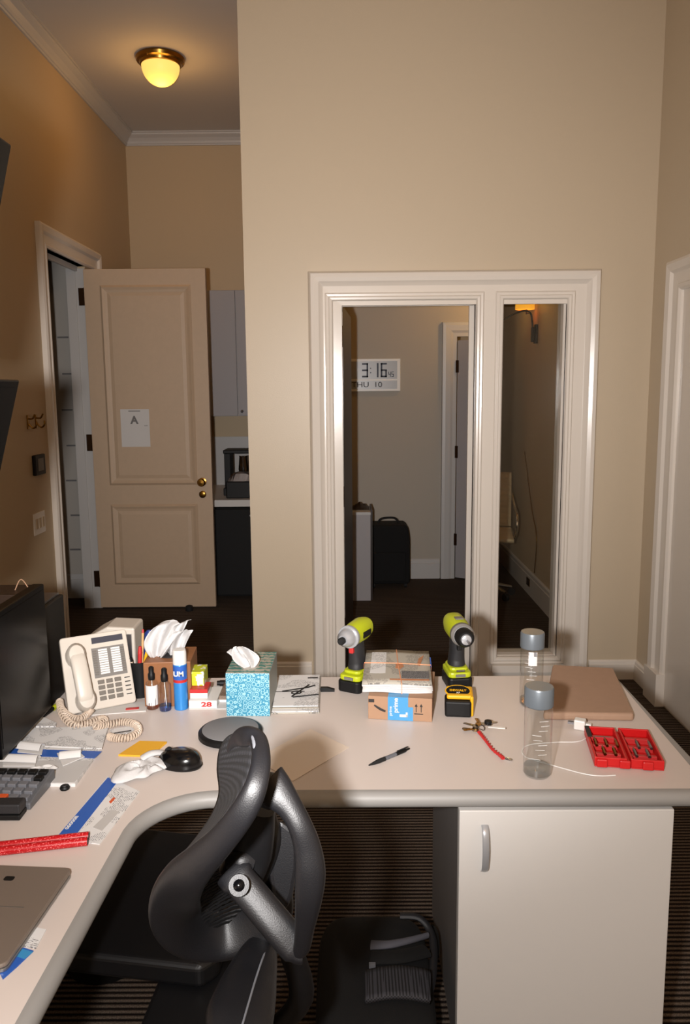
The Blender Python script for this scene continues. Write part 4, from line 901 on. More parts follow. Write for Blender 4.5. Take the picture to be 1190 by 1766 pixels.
# ================================================================== PARCEL AND NEWSPAPERS
q1, q2 = P(635, 1240), P(745, 1246)
bxw = (q2 - q1).length
px = thing('shipping_box', 'small brown shipping carton with blue tape and a printed arrow', 'box', (q1.x, q1.y, TOP), math.atan2(q2.y - q1.y, q2.x - q1.x))
hB = 0.064
b = MB(); b.box(0, bxw, 0, 0.20, 0.0006, hB); b.build('carton', 'card', px, bevel=0.0012)
b = MB(); b.box(0.052, 0.105, -0.0007, 0, 0.001, hB); b.box(0.105, 0.118, -0.0007, 0, 0.001, hB * 0.6); b.box(0.062, 0.105, -0.0009, 0, 0.001, 0.02); b.box(0.052, 0.105, 0, 0.16, hB, hB + 0.0005); b.build('blue_tape', 'lblue', px)
text('prime', 0.017, 'white', px, (0.073, -0.0013, 0.042), (R_(90), R_(-90), 0), bold=0.0003)
text('prime', 0.011, 'white', px, (0.059, -0.0013, 0.026), (R_(90), R_(-90), 0), name='side_lettering')
b = MB(); b.box(0.083, 0.104, -0.0012, -0.0009, 0.011, 0.018); b.box(0.099, 0.104, -0.0012, -0.0009, 0.011, 0.024); b.build('white_mark', 'white', px)
b = MB()
sm = [(0.016 + 0.030 * k / 8, -0.0009, 0.040 - 0.016 * math.sin(R_(75 * k / 8)) + 0.0) for k in range(9)]
b.sweep(sm, [(0.0008 + 0.0026 * math.sin(math.pi * min(1, 0.15 + 0.6 * k / 8)), 0.0003) for k in range(9)], (0, 1, 0), 8); b.build('smile_mark', 'ink', px)
b = MB(); b.box(0.001, 0.016, -0.0008, 0, 0.047, 0.056); b.build('dark_tab', 'ink', px)
b = MB()
for ax in (0.126, 0.139):
    b.box(ax - 0.001, ax + 0.001, -0.0008, 0, 0.026, 0.044); b.prism([(ax - 0.004, 0.041), (ax + 0.004, 0.041), (ax, 0.049)], 0, 0.0008, Matrix(((1, 0, 0, 0), (0, 0, -1, 0), (0, 1, 0, 0), (0, 0, 0, 1))))
b.box(0.121, 0.144, -0.0008, 0, 0.020, 0.0225); b.build('arrows_mark', 'ink', px)
NS = thing('newspaper_stack', 'stack of folded newspapers held by orange rubber bands on the carton', 'newspapers', (q1.x + 0.082, q1.y + 0.085, TOP + hB + 0.0012), R_(-4))
for k in range(6):
    b = MB(); j = rnd.uniform(-0.002, 0.002); z0 = 0.0045 * k
    b.grid(lambda u, v, z0=z0, j=j: Vector((-0.092 + 0.184 * u + j, -0.070 + 0.265 * v + j, z0 + 0.002 + 0.0015 * math.sin(u * 7 + k))), 10, 8)
    b.build('newspaper_sheet', 'news' if k == 5 else 'paper', NS, smooth=True, solid=0.0042)
zt_ = 0.0275
b = MB(); b.prism([(-0.006, 0.04), (0.008, 0.035), (0.018, 0.055), (0.012, 0.085), (-0.004, 0.08)], zt_, zt_ + 0.0008); b.build('colour_picture', 'photo_ink', NS); b = MB(); b.prism([(0.055, 0.07), (0.062, 0.06), (0.076, 0.15), (0.060, 0.12)], zt_, zt_ + 0.0008); b.build('colour_picture', 'photo_ink', NS); b = MB(); b.box(-0.02, 0.085, -0.050, -0.040, zt_, zt_ + 0.0008); b.build('colour_picture', 'photo_ink', NS)
b = MB(); b.box(0.012, 0.086, -0.034, 0.02, zt_, zt_ + 0.0006); b.build('grey_picture', pattern('keyboard picture', (120, 118, 118), (60, 60, 62), 'rings', 160, 0, 0.8, 0.3), NS)
b = MB(); b.box(-0.075, -0.01, 0.0, 0.17, zt_, zt_ + 0.0003); b.build('text_block', 'print_', NS)
for pth in ([(-0.094, 0.08, zt_), (0.0, 0.076, zt_ + 0.002), (0.094, 0.07, zt_), (0.097, 0.07, 0.0), (-0.097, 0.08, 0.0)], [(-0.004, 0.196, zt_), (0.002, 0.06, zt_ + 0.002), (0.012, -0.072, zt_), (0.012, -0.075, 0.0), (-0.004, 0.199, 0.0)]):
    b = MB(); b.tube(pth, 0.0013, 6, True); b.build('rubber_band', 'band', NS)
b = MB(); b.box(0.0925, 0.096, 0.09, 0.15, 0.004, 0.022); b.build('blue_spine', 'blue', NS)

# ================================================================== MIDDLE OF THE DESK
pa, pb_ = P(636, 1320, TOP + 0.005), P(706, 1291, TOP + 0.005); d = pb_ - pa
pn = thing('ballpoint_pen', 'black retractable ballpoint pen lying alone in the middle of the desk', 'pen', (pa.x, pa.y, TOP + 0.0052), math.atan2(d.y, d.x))
TX = Matrix.Rotation(R_(90), 4, 'Y'); Ln = d.length
b = MB(); b.lathe([(0, 0), (0.0015, 0), (0.004, 0.018), (0.0052, 0.03), (0.0052, 0.05)], 12, T=TX); b.build('grip', 'rubber', pn, smooth=True)
b = MB(); b.lathe([(0.0048, 0.05), (0.0046, 0.085)], 12, T=TX); b.build('barrel', mat('smoky barrel', (96, 98, 104), 0.2), pn, smooth=True)
b = MB(); b.lathe([(0.0048, 0.085), (0.0048, 0.115), (0.003, 0.12), (0.002, Ln), (0, Ln)], 12, T=TX); b.build('cap', 'black', pn, smooth=True)
b = MB(); b.box(0.09, 0.125, -0.0018, 0.0018, 0.0055, 0.0066); b.build('clip', 'black', pn)
# translucent film sheet
fs = thing('clear_film_sheet', 'square translucent plastic sheet lying flat in the shadow of the chair', 'plastic sheet', (0, 0, TOP + 0.0008))
cs = [P(535, 1258), P(602, 1290), P(505, 1348), P(440, 1310)]
b = MB(); b.prism([(c.x, c.y) for c in cs], 0, 0.0008); b.build('sheet', mat('frosted film', (222, 206, 190), 0.25, spec=0.6), fs)
# puck
pk_ = P(398, 1270)
pu = thing('speaker_puck', 'round dark grey puck with a flat top between the mouse and the chair', 'conference speaker', (pk_.x, pk_.y - 0.002, TOP))
b = MB(); b.lathe([(0, 0.0008), (0.070, 0.0008), (0.080, 0.006), (0.080, 0.016), (0.076, 0.020), (0.070, 0.021)], 48); b.build('base', 'black', pu, smooth=True)
b = MB(); b.lathe([(0.070, 0.0195), (0.070, 0.0225), (0.068, 0.0235), (0, 0.0235)], 48); b.build('top', mat('grey felt top', (120, 120, 122), 0.7), pu, smooth=True)
# mouse
ms = thing('computer_mouse', 'glossy black wireless mouse beside the yellow notes', 'mouse', (-0.397, 1.705, TOP), R_(70))
def mouse(u, v):
    a = u * 2 * math.pi; ph = v * math.pi / 2
    rx = 0.034 + 0.003 * math.cos(2 * a); ry = 0.056
    return Vector((rx * math.cos(a) * math.cos(ph) ** 0.6, ry * math.sin(a) * math.cos(ph) ** 0.6, 0.004 + 0.034 * math.sin(ph) * (1 - 0.22 * math.sin(a) * math.cos(ph))))
b = MB(); b.grid(mouse, 32, 12); b.build('shell', 'black_gloss', ms, smooth=True)
b = MB(); b.lathe([(0, 0.0006), (0.034, 0.0006), (0.036, 0.006), (0, 0.006)], 28, sy=1.6); b.build('base', 'black', ms)
b = MB(); b.cyl((-0.004, 0.028, 0.030), (0.004, 0.028, 0.030), 0.009); b.build('wheel', 'rubber', ms, smooth=True)
# sticky notes + crumpled tissue
yn = thing('sticky_note_pad', 'mustard yellow sticky note pad half under a crumpled tissue', 'notepad', P(248, 1294, TOP), R_(-4))
b = MB(); b.prism([(-0.05, -0.035), (0.028, -0.035), (0.045, 0.04), (-0.024, 0.04)], 0.0004, 0.005); b.build('pad', 'yellow', yn)
def crumple(name, label, loc, poly_r, h, seed, rz=0, m_='tissue', cat='tissue', sy=1.0):
    r = random.Random(seed); t = thing(name, label, cat, loc, rz)
    ks = [(r.uniform(3, 9), r.uniform(3, 9), r.random() * 6, r.uniform(0.3, 1)) for _ in range(5)]
    def fn(u, v):
        a = u * 2 * math.pi; rad = poly_r(a) * v
        z = sum(w_ * abs(math.sin(k1 * v + ph + k2 * 0.5 * math.cos(a) + 2 * math.sin(a))) for k1, k2, ph, w_ in ks) / 3
        return Vector((rad * math.cos(a), rad * math.sin(a) * sy, 0.0015 + h * z * (1 - v ** 3) * (0.3 + 0.7 * v)))
    b = MB(); b.grid(fn, 48, 14); b.build('paper', m_, t, smooth=True, solid=0.0008); return t
crumple('crumpled_tissue', 'crumpled white tissue lying between the yellow notes and the mouse', P(241, 1328, TOP + 0.006), lambda a: 0.050 + 0.015 * math.cos(2 * a - 1.2) + 0.006 * math.sin(5 * a), 0.028, 4, 0, sy=1.15)
tw = thing('tissue_twist', 'small twisted white tissue end beside the mouse', 'tissue', P(268, 1308, TOP + 0.012))
b = MB(); b.sweep(smoothpath([(-0.03, -0.01, 0.004), (-0.01, 0.0, 0.012), (0.01, 0.012, 0.008), (0.022, 0.014, 0.0)], 5), [(0.012, 0.006)] * 16, (0, 0, 1), 10); b.build('paper', 'tissue', tw, smooth=True)
# black knob
kn = thing('lens_cap', 'small black oval cap on the desk beside the papers', 'cap', P(112, 1361, TOP))
b = MB(); b.lathe([(0, 0.0005), (0.010, 0.0005), (0.011, 0.004), (0.009, 0.008), (0, 0.009)], 20); b.build('cap', 'black', kn, smooth=True)
b = MB(); b.lathe([(0.007, 0.0085), (0.006, 0.0098), (0, 0.01)], 16); b.build('rim', 'black_soft', kn, smooth=True)

def sheet(name, label, px_, z, th_, m_, cat='paper', extra=None, parent_loc=None):
    pts = [P(x, y, z) for x, y in px_]; c = sum(pts, Vector()) / len(pts)
    # orient local x along first edge
    e = pts[1] - pts[0]; rz = math.atan2(e.y, e.x)
    t = thing(name, label, cat, (c.x, c.y, z), rz)
    Ri = Matrix.Rotation(-rz, 3, 'Z'); loc = [Ri @ (p - c) for p in pts]
    b = MB(); b.prism([(p.x, p.y) for p in loc], 0.0002, th_); b.build('sheet', m_, t)
    return t, loc, c, rz
# paper pile at the left
t, loc, c, rz = sheet('document_pile', 'pile of printed documents with a blue stripe at the left of the desk', [(-12, 1262), (188, 1257), (176, 1292), (130, 1357), (-12, 1357)], TOP, 0.008, 'print_', 'papers')
def on_sheet(px_, c, rz, z): Ri = Matrix.Rotation(-rz, 3, 'Z'); out = [Ri @ (P(x, y, z) - c) for x, y in px_]; return [(p.x, p.y) for p in out]
b = MB(); b.prism(on_sheet([(-10, 1290), (176, 1296), (163, 1308), (-10, 1302)], c, rz, TOP + 0.008), 0.0080, 0.0085); b.build('blue_stripe', 'blue', t)
b = MB(); b.prism(on_sheet([(-10, 1260), (185, 1258), (176, 1292), (-10, 1284)], c, rz, TOP + 0.008), 0.0081, 0.0098); b.build('top_sheet', 'print_', t)
b = MB(); b.prism(on_sheet([(-10, 1312), (160, 1312), (128, 1350), (-10, 1352)], c, rz, TOP + 0.008), 0.0081, 0.0088); b.build('lower_sheet', mat('grey sheet', (190, 188, 186), 0.8), t)
t2, l2, c2, r2 = sheet('rear_documents', 'printed sheets lying behind the document pile beside the monitor', [(18, 1247), (75, 1240), (98, 1250), (96, 1256), (15, 1256)], TOP + 0.0002, 0.006, 'print_', 'papers')
ht = thing('highlighter_pen', 'yellow capped black marker lying beside the desk monitor', 'marker', P(91, 1222, TOP + 0.007), R_(80))
b = MB(); b.cyl((-0.05, 0, 0), (0.0, 0, 0), 0.006); b.build('barrel', 'black', ht, smooth=True)
b = MB(); b.cyl((0.0, 0, 0), (0.02, 0, 0), 0.007); b.build('cap', 'lime', ht, smooth=True)
for i, (pp, lab) in enumerate([([(38, 1281), (76, 1285), (72, 1302), (30, 1298)], 'white folded note slip, furthest of the slips on the document pile'), ([(5, 1302), (68, 1304), (60, 1322), (5, 1322)], 'white folded note slip at the left edge of the document pile'), ([(98, 1300), (135, 1296), (146, 1306), (108, 1322)], 'white folded note slip, rightmost on the document pile')]):
    t3, l3, c3, r3 = sheet('note_slip', lab, pp, TOP + 0.010, 0.002, 'paper', 'note'); t3['group'] = 'note slips on the papers'
    b = MB(); w3 = abs(l3[1].x - l3[0].x); b.grid(lambda u, v: Vector((-w3 / 2 + w3 * u, -0.014 + 0.028 * v, 0.004 + 0.012 * (1 - (2 * v - 1) ** 2))), 3, 8); b.build('folded_flap', 'paper', t3, solid=0.0006)
crumple('crumpled_slip', 'small crumpled white paper scrap at the front of the document pile', P(70, 1330, TOP + 0.0095), lambda a: 0.03 + 0.008 * math.cos(3 * a), 0.015, 8, 0.4, 'paper', 'paper scrap', 0.6)
# calculator keyboard
kb = [P(18 - 60, 1345), P(88, 1350), P(60, 1395), P(18 - 60, 1393)]
ck = kb[1]; kr = math.atan2(0.0, 1.0)
ca = thing('printing_calculator', 'grey desk calculator with orange keys at the left edge', 'calculator', (-0.745, 1.575, TOP), R_(-3))
b = MB(); T = Matrix(((0, 0, 1, 0), (1, 0, 0, 0), (0, 1, 0, 0), (0, 0, 0, 1)))
b.prism([(-0.062, 0.0006), (0.062, 0.0006), (0.062, 0.030), (-0.062, 0.016)], -0.09, 0.083, T); b.build('body', 'calc', ca, bevel=0.003)
for r_ in range(5):
    for c_ in range(7):
        x0 = -0.085 + 0.0235 * c_; y0 = -0.055 + 0.0225 * r_; z0 = 0.0165 + 0.014 * (y0 + 0.062) / 0.124
        m_ = 'black' if (r_ == 4 or (c_ == 6 and r_ > 2)) else ('orange' if (r_ == 0 and c_ in (3, 4)) else 'keys')
        b = MB(); b.box(x0, x0 + 0.018, y0, y0 + 0.016, z0 - 0.003, z0 + 0.007); b.build('key', m_, ca, bevel=0.0015)
st2 = thing('stapler', 'black square stapler end at the left edge in front of the calculator', 'stapler', P(22, 1408, TOP), 0)
b = MB(); b.box(-0.09, 0.022, -0.018, 0.018, 0.0006, 0.012); b.build('base', 'black', st2, bevel=0.002)
b = MB(); b.box(-0.09, 0.022, -0.016, 0.016, 0.013, 0.034); b.build('arm', 'black_soft', st2, bevel=0.003)
# envelope with blue stripe
t, loc, c, rz = sheet('bank_letter', 'white printed letter with a long blue stripe lying at the desk edge', [(96, 1447), (186, 1340), (241, 1366), (172, 1457)], TOP, 0.002, 'print_', 'letter')
b = MB(); b.prism(on_sheet([(96, 1446), (186, 1341), (203, 1348), (124, 1449)], c, rz, TOP + 0.002), 0.002, 0.0026); b.build('blue_stripe', 'blue', t)
ctr = P(118, 1424, TOP + 0.0028) - c; ctr = Matrix.Rotation(-rz, 3, 'Z') @ ctr
text('ooooon', 0.015, 'white', t, (ctr.x + 0.012, ctr.y + 0.0, 0.0027), (0, 0, 0), bold=0.0004)
b = MB(); b.prism(on_sheet([(160, 1427), (192, 1396), (206, 1400), (176, 1433)], c, rz, TOP + 0.002), 0.002, 0.0024); b.build('window_patch', mat('grey window', (188, 186, 184), 0.4), t)
b = MB(); b.prism(on_sheet([(188, 1383), (196, 1375), (199, 1377), (191, 1386)], c, rz, TOP + 0.002), 0.002, 0.0026); b.build('orange_mark', 'orange', t)
# red foil tubes
ra, rb_ = P(-60, 1471, TOP + 0.009), P(152, 1447, TOP + 0.009); d = rb_ - ra
for k, lab in ((0, 'red glittery foil roll, the one nearer the laptop'), (1, 'red glittery foil roll, the one further from the laptop')):
    off = Vector((-d.y, d.x, 0)).normalized() * (0.0178 * k - 0.008)
    t = thing('gift_wrap_roll', lab, 'wrapping roll', (rb_.x + off.x, rb_.y + off.y, TOP + 0.0095), math.atan2(d.y, d.x), 'red foil rolls')
    b = MB(); b.cyl((-d.length, 0, 0), (0, 0, 0), 0.0085, seg=20); b.build('foil', 'red_foil', t, smooth=True)
    b = MB(); b.cyl((0, 0, 0), (0.0008, 0, 0), 0.0065, seg=16); b.build('core_end', 'ink', t)
# laptop
l1, l2_ = P(-60, 1481, TOP + 0.016), P(125, 1496, TOP + 0.016)
d = (l2_ - l1); rz = math.atan2(d.y, d.x)
lp = thing('laptop', 'closed grey-brown laptop at the lower left corner of the desk', 'laptop', (l2_.x, l2_.y, TOP), R_(-4))
b = MB(); b.prism(fillet_rect(0.34, 0.24, 0.012, 5, -0.17, -0.12), 0.001, 0.008); b.build('base', 'laptop_edge', lp, bevel=0.002)
b = MB(); b.prism(fillet_rect(0.34, 0.24, 0.012, 5, -0.17, -0.12), 0.0088, 0.016); b.build('lid', 'laptop', lp, bevel=0.002)
b = MB(); b.box(-0.34, -0.035, -0.112, -0.1105, 0.0160, 0.0164); b.build('lid_seam', 'laptop_edge', lp)
b = MB(); b.prism(fillet_rect(0.018, 0.012, 0.004, 4, -0.098, -0.038), 0.016, 0.0166); b.build('logo_spot', 'black', lp)
t, loc, c, rz = sheet('white_note', 'white sticky flag beside the right edge of the laptop', [(53, 1599), (80, 1604), (62, 1637), (37, 1632)], TOP, 0.0015, 'print_', 'note')
t, loc, c, rz = sheet('blue_card', 'blue and light blue card under the front corner of the laptop', [(36, 1634), (58, 1641), (30, 1668), (5, 1690), (0, 1680)], TOP, 0.0015, 'blue', 'card')
b = MB(); b.prism(on_sheet([(36, 1636), (57, 1642), (42, 1654), (24, 1648)], c, rz, TOP + 0.0015), 0.0015, 0.002); b.build('light_band', 'lblue', t)

# ================================================================== RIGHT SIDE OF THE DESK
def water_bottle(p, name, label, fill, lab):
    t = thing(name, label, 'bottle', (p.x, p.y, TOP), group='clear water bottles with grey caps')
    r = 0.0310; h = 0.166
    b = MB(); b.lathe([(0, 0.003), (r * 0.75, 0.003), (r * 0.85, 0.0008), (r, 0.008), (r, h - 0.010), (r * 0.98, h)], 40); b.build('bottle', 'clear', t, smooth=True)
    b = MB(); b.lathe([(0, 0.004), (r * 0.93, 0.006), (r * 0.95, 0.02), (r * 0.95, fill), (0, fill)], 32); b.build('water', 'water', t, smooth=True)
    b = MB(); b.lathe([(r * 0.98, h - 0.002), (r * 1.04, h), (r * 1.04, h + 0.038), (r * 0.98, h + 0.042), (0, h + 0.042)], 40); b.build('cap', 'cap', t, smooth=True)
    # faint printing up the side
    b = MB()
    for k in range(9):
        a = R_(-100 + rnd.uniform(-18, 25)); z = 0.050 + 0.011 * k
        T = Matrix.Rotation(a + R_(90), 4, 'Z'); b.box(-0.010, 0.010, -r - 0.0004, -r - 0.0002, z, z + 0.0009, T)
    b.build('side_print', mat('frost print', (214, 216, 214), 0.5), t)
    if lab:
        n = 10; vs = []
        for k in range(n + 1):
            a = R_(-120 + 42 * k / n); vs += [((r + 0.0006) * math.cos(a), (r + 0.0006) * math.sin(a), z) for z in (h - 0.044, h - 0.006)]
        b = MB(); b.add(vs, [(2 * k, 2 * k + 2, 2 * k + 3, 2 * k + 1) for k in range(n)]); b.build('label', 'print_', t)
    return t
f1 = P(930, 1344); water_bottle(Vector((f1.x, f1.y + 0.022, 0)), 'water_bottle', 'clear water bottle with a grey cap at the front of the desk', 0.022, False)
f2 = P(919, 1222); water_bottle(Vector((f2.x, f2.y + 0.025, 0)), 'water_bottle', 'clear water bottle with a small white label, behind the front bottle', 0.012, True)
# brown packed board
bd = [P(953, 1146, TOP + 0.022), P(1058, 1152, TOP + 0.022), P(1094, 1231, TOP + 0.022), P(937, 1229, TOP + 0.022)]
cc = sum(bd, Vector()) / 4
bo = thing('padded_mailer', 'flat brown cardboard mailer lying on the right side of the desk', 'mailer', (cc.x, cc.y, TOP))
pl = [(p.x - cc.x, p.y - cc.y) for p in bd]
b = MB(); b.prism(pl, 0.0006, 0.022); b.build('mailer', 'card2', bo, bevel=0.007, bseg=3)
b = MB(); b.prism([(x * 0.97, y * 0.97) for x, y in pl], 0.0221, 0.0228); b.build('top_flap', 'card2', bo)
# red bit case, opened flat
cs1, cs2 = P(1032, 1302, TOP + 0.02), P(1158, 1318, TOP + 0.02)
bc_ = thing('bit_case', 'open red plastic driver bit case lying at the right end of the desk', 'tool case', ((cs1.x + cs2.x) / 2, (cs1.y + cs2.y) / 2 + 0.078, TOP), R_(-9))
hw = 0.076
for k, x0 in enumerate((-hw, 0.004)):
    b = MB(); x1 = x0 + hw - 0.004
    b.box(x0, x1, -0.085, 0.085, 0.0006, 0.004); b.box(x0, x1, -0.085, -0.080, 0.004, 0.024); b.box(x0, x1, 0.080, 0.085, 0.004, 0.024); b.box(x0, x0 + 0.005, -0.080, 0.080, 0.004, 0.024); b.box(x1 - 0.005, x1, -0.080, 0.080, 0.004, 0.024)
    sh = b.build('tray', 'red', bc_, bevel=0.0025)
    b = MB()
    for j in range(3): b.box(x0 + 0.008, x1 - 0.008, -0.052 + 0.045 * j, -0.042 + 0.045 * j, 0.004, 0.017)
    b.build('bit_rail', 'redc', sh, bevel=0.001)
for j in range(3):
    b = MB(); x = -0.06 + 0.05 * j; b.box(x - 0.012, x + 0.012, -0.092, -0.085, 0.002, 0.022); b.build('latch', 'red', bc_, bevel=0.003)
b = MB(); b.cyl((0.0, -0.080, 0.012), (0.0, 0.080, 0.012), 0.004, seg=10); b.build('hinge', 'red', bc_)
r = random.Random(2)
for j in range(9):
    x = (-0.062 + 0.012 * j) if j < 5 else (0.020 + 0.014 * (j - 5)); y = -0.047 if j % 2 else -0.002
    t = thing('driver_bit', (['leftmost', 'second', 'third', 'fourth', 'rightmost'][j] + ' brass coloured driver bit in the left half of the red case') if j < 5 else (['leftmost', 'second', 'third', 'rightmost'][j - 5] + ' dark steel driver bit in the right half of the red case'), 'driver bit', tuple(bc_.location + Matrix.Rotation(R_(-9), 3, 'Z') @ Vector((x, y, 0.0212))), R_(-9), 'bits in the left half of the case' if j < 5 else 'bits in the right half of the case')
    b = MB(); b.cyl((0, -0.016, 0), (0, 0.016, 0), 0.0036, seg=6); b.build('shank', 'brass' if j < 5 else 'steel', t)
    b = MB(); b.cyl((0, 0.016, 0), (0, 0.028, 0), 0.0024, 0.0012, 6); b.build('tip', 'steel', t)
b = MB(); b.box(-hw - 0.0008, -hw + 0.010, 0.02, 0.082, 0.0242, 0.0250); b.build('black_sticker', 'ink', bc_)
b = MB(); b.box(-0.060, -0.02, 0.039, 0.0435, 0.0172, 0.0176); b.build('silver_lettering_plate', 'steel', bc_)
# charger and cable
ch = thing('phone_charger', 'white cube phone charger with its cable beside the red case', 'charger', P(1000, 1257, TOP), R_(-25))
b = MB(); b.box(-0.014, 0.014, -0.012, 0.012, 0.0006, 0.026); b.build('adapter', 'white', ch, bevel=0.003)
b = MB(); b.box(0.014, 0.028, -0.006, 0.006, 0.008, 0.018); b.build('plug', 'white', ch, bevel=0.002)
b = MB(); b.box(-0.03, -0.014, -0.004, -0.0025, 0.010, 0.016); b.box(-0.03, -0.014, 0.0025, 0.004, 0.010, 0.016); b.build('prong', 'steel', ch)
chi = Matrix.Rotation(R_(25), 3, 'Z'); cl0 = Vector(ch.location)
cpts = [(1026, 1262), (1000, 1278), (960, 1280), (915, 1284), (901, 1293), (908, 1306), (950, 1319), (1005, 1334), (1035, 1338), (1062, 1337)]
b = MB(); b.tube([chi @ (Vector(p) - cl0) for p in smoothpath([tuple(P(x, y, TOP + 0.003)) for x, y in cpts], 8)], 0.0014, 6); b.build('cable', 'white', ch, smooth=True)
# keys with red lanyard
ky = thing('key_bunch', 'bunch of brass and silver keys on a braided red lanyard', 'keys', P(828, 1262, TOP), 0)
kl = Vector(ky.location)
for j, (a, m_) in enumerate(((165, 'brass'), (180, 'steel'), (195, 'brass'), (150, 'steel'), (95, 'brass'), (20, 'steel'))):
    T = Matrix.Translation((0, 0, 0.003 + 0.003 * j)) @ Matrix.Rotation(R_(a), 4, 'Z')
    b = MB(); b.lathe([(0, 0), (0.009, 0), (0.009, 0.0018), (0, 0.0018)], 14, (0.012, 0, 0), T=T); b.box(0.018, 0.045, -0.0028, 0.0028, 0, 0.0018, T); b.box(0.026, 0.043, -0.0048, -0.002, 0, 0.0018, T); b.build('key', m_, ky)
b = MB(); b.tube([(0.011 * math.cos(k * 0.5236), 0.011 * math.sin(k * 0.5236), 0.010 + 0.003 * math.sin(k)) for k in range(12)], 0.0011, 6, True); b.build('key_ring', 'steel', ky)
b = MB(); b.lathe([(0, 0.014), (0.009, 0.014), (0.010, 0.018), (0.009, 0.024), (0, 0.024)], 16, (0.022, 0.012, 0)); b.build('fob', 'black', ky, smooth=True)
T = Matrix.Translation((0.02, -0.004, 0.014)) @ Matrix.Rotation(R_(-12), 4, 'Z'); b = MB(); b.box(0, 0.042, -0.004, 0.004, 0, 0.002, T); b.build('tag', 'white', ky, label='white plastic tag')
la = smoothpath([tuple(P(x, y, TOP + 0.005) - kl) for x, y in [(826, 1262), (832, 1269), (840, 1279), (850, 1292), (862, 1302), (868, 1308)]], 12)
b = MB()
for sgn in (0, math.pi):
    b.tube([(p[0] + 0.0028 * math.cos(i * 0.8 + sgn), p[1] + 0.0028 * math.sin(i * 0.8 + sgn) * 0.4, p[2] + 0.002 * math.sin(i * 0.8 + sgn)) for i, p in enumerate(la)], 0.0024, 6)
b.build('lanyard', 'redc', ky, smooth=True, label='braided red lanyard')
e0 = P(868, 1307, TOP + 0.004) - kl; e1 = P(884, 1311, TOP + 0.004) - kl
b = MB(); b.sweep([e0, (e0 + e1) / 2, e1], [(0.003, 0.002), (0.0055, 0.003), (0.0045, 0.002)], (0, 0, 1), 10); b.build('clasp', 'chrome', ky, smooth=True)

# ================================================================== OFFICE CHAIR
CH0 = Vector((-0.22, 1.28, 0))
och = thing('office_chair', 'charcoal mesh-back office chair drawn up to the inner corner of the desk', 'chair', tuple(CH0))
def w3(x, y, Z): return W(x, y, Z) - CH0
viewref = lambda p: (p + CH0 - CAM).normalized()
# backrest rim: one continuous flat band, half-widths in metres
rim = [(446, 1279, .94, .011, .009), (450, 1312, .91, .0115, .010), (443, 1350, .89, .013, .010), (428, 1386, .885, .015, .011), (405, 1421, .89, .016, .011), (376, 1455, .91, .018, .012), (345, 1486, .94, .022, .012),
       (318, 1516, .98, .028, .012), (303, 1548, 1.03, .033, .012), (304, 1580, 1.08, .036, .012), (322, 1602, 1.12, .036, .012), (350, 1614, 1.15, .034, .012), (388, 1614, 1.17, .033, .012), (430, 1600, 1.17, .034, .012), (465, 1576, 1.16, .032, .012),
       (478, 1550, 1.15, .024, .014), (470, 1505, 1.12, .014, .012), (455, 1450, 1.09, .010, .010), (436, 1400, 1.06, .009, .009), (415, 1340, 1.04, .009, .009), (405, 1295, 1.02, .010, .009), (415, 1274, .99, .012, .009), (430, 1271, .96, .013, .010)]
rs = smoothpath(rim, 6, True)
b = MB(); b.sweep([w3(x, y, Z) for x, y, Z, a, c in rs], [(a, c) for x, y, Z, a, c in rs], lambda p: viewref(p), 20, True, 0.72); b.build('back_frame', 'charcoal', och, smooth=True)
# front mesh skin, a ruled surface between the far contour and the rim
far = smoothpath([(420, 1264, 1.02), (396, 1270, 1.03), (381, 1290, 1.04), (376, 1325, 1.05), (379, 1368, 1.05), (366, 1405, 1.05), (343, 1440, 1.05), (316, 1474, 1.05), (288, 1505, 1.06), (270, 1535, 1.07)], 6)
near = smoothpath([(434, 1266, .955), (438, 1285, .93), (438, 1310, .915), (430, 1342, .90), (414, 1374, .89), (392, 1404, .895), (362, 1438, .91), (328, 1470, .94), (300, 1500, .98), (276, 1530, 1.02)], 6)
NN = len(far) - 1
def skin(u, v):
    i = min(NN, int(round(u * NN))); a, c = w3(*far[i]), w3(*near[i]); p = a.lerp(c, v)
    return p + viewref(p) * (0.012 * math.sin(math.pi * v))
b = MB(); b.grid(skin, NN, 8); b.build('mesh_front', 'mesh', och, smooth=True, solid=0.004)
# stitched piping beside the mesh
b = MB(); b.tube([w3(x + 1, y + 1, Z - 0.008) for x, y, Z in near], 0.0022, 6); b.build('piping', mat('piping grey', (112, 114, 120), 0.5), och, smooth=True)
# lumbar mesh seen from behind through the rim
lo = [(455, 1450, 1.12), (405, 1440, 1.08), (370, 1475, 1.06), (345, 1515, 1.07), (338, 1560, 1.10), (352, 1595, 1.14), (390, 1603, 1.17), (435, 1585, 1.18), (462, 1550, 1.17), (466, 1500, 1.15)]
los = smoothpath(lo, 4, True); cm = w3(405, 1530, 1.16)
b = MB(); vs = [cm] + [w3(*p) for p in los]; n = len(los)
b.add(vs, [(0, 1 + i, 1 + (i + 1) % n) for i in range(n)]); b.build('mesh_lumbar', 'open_mesh', och, smooth=True, solid=0.002)
# lumbar pad
b = MB(); b.sweep([w3(404, 1560, 1.20), w3(412, 1578, 1.205), w3(426, 1575, 1.21)], [(0.02, 0.01), (0.028, 0.012), (0.02, 0.01)], viewref, 14); b.build('lumbar_pad', 'mesh', och, smooth=True)
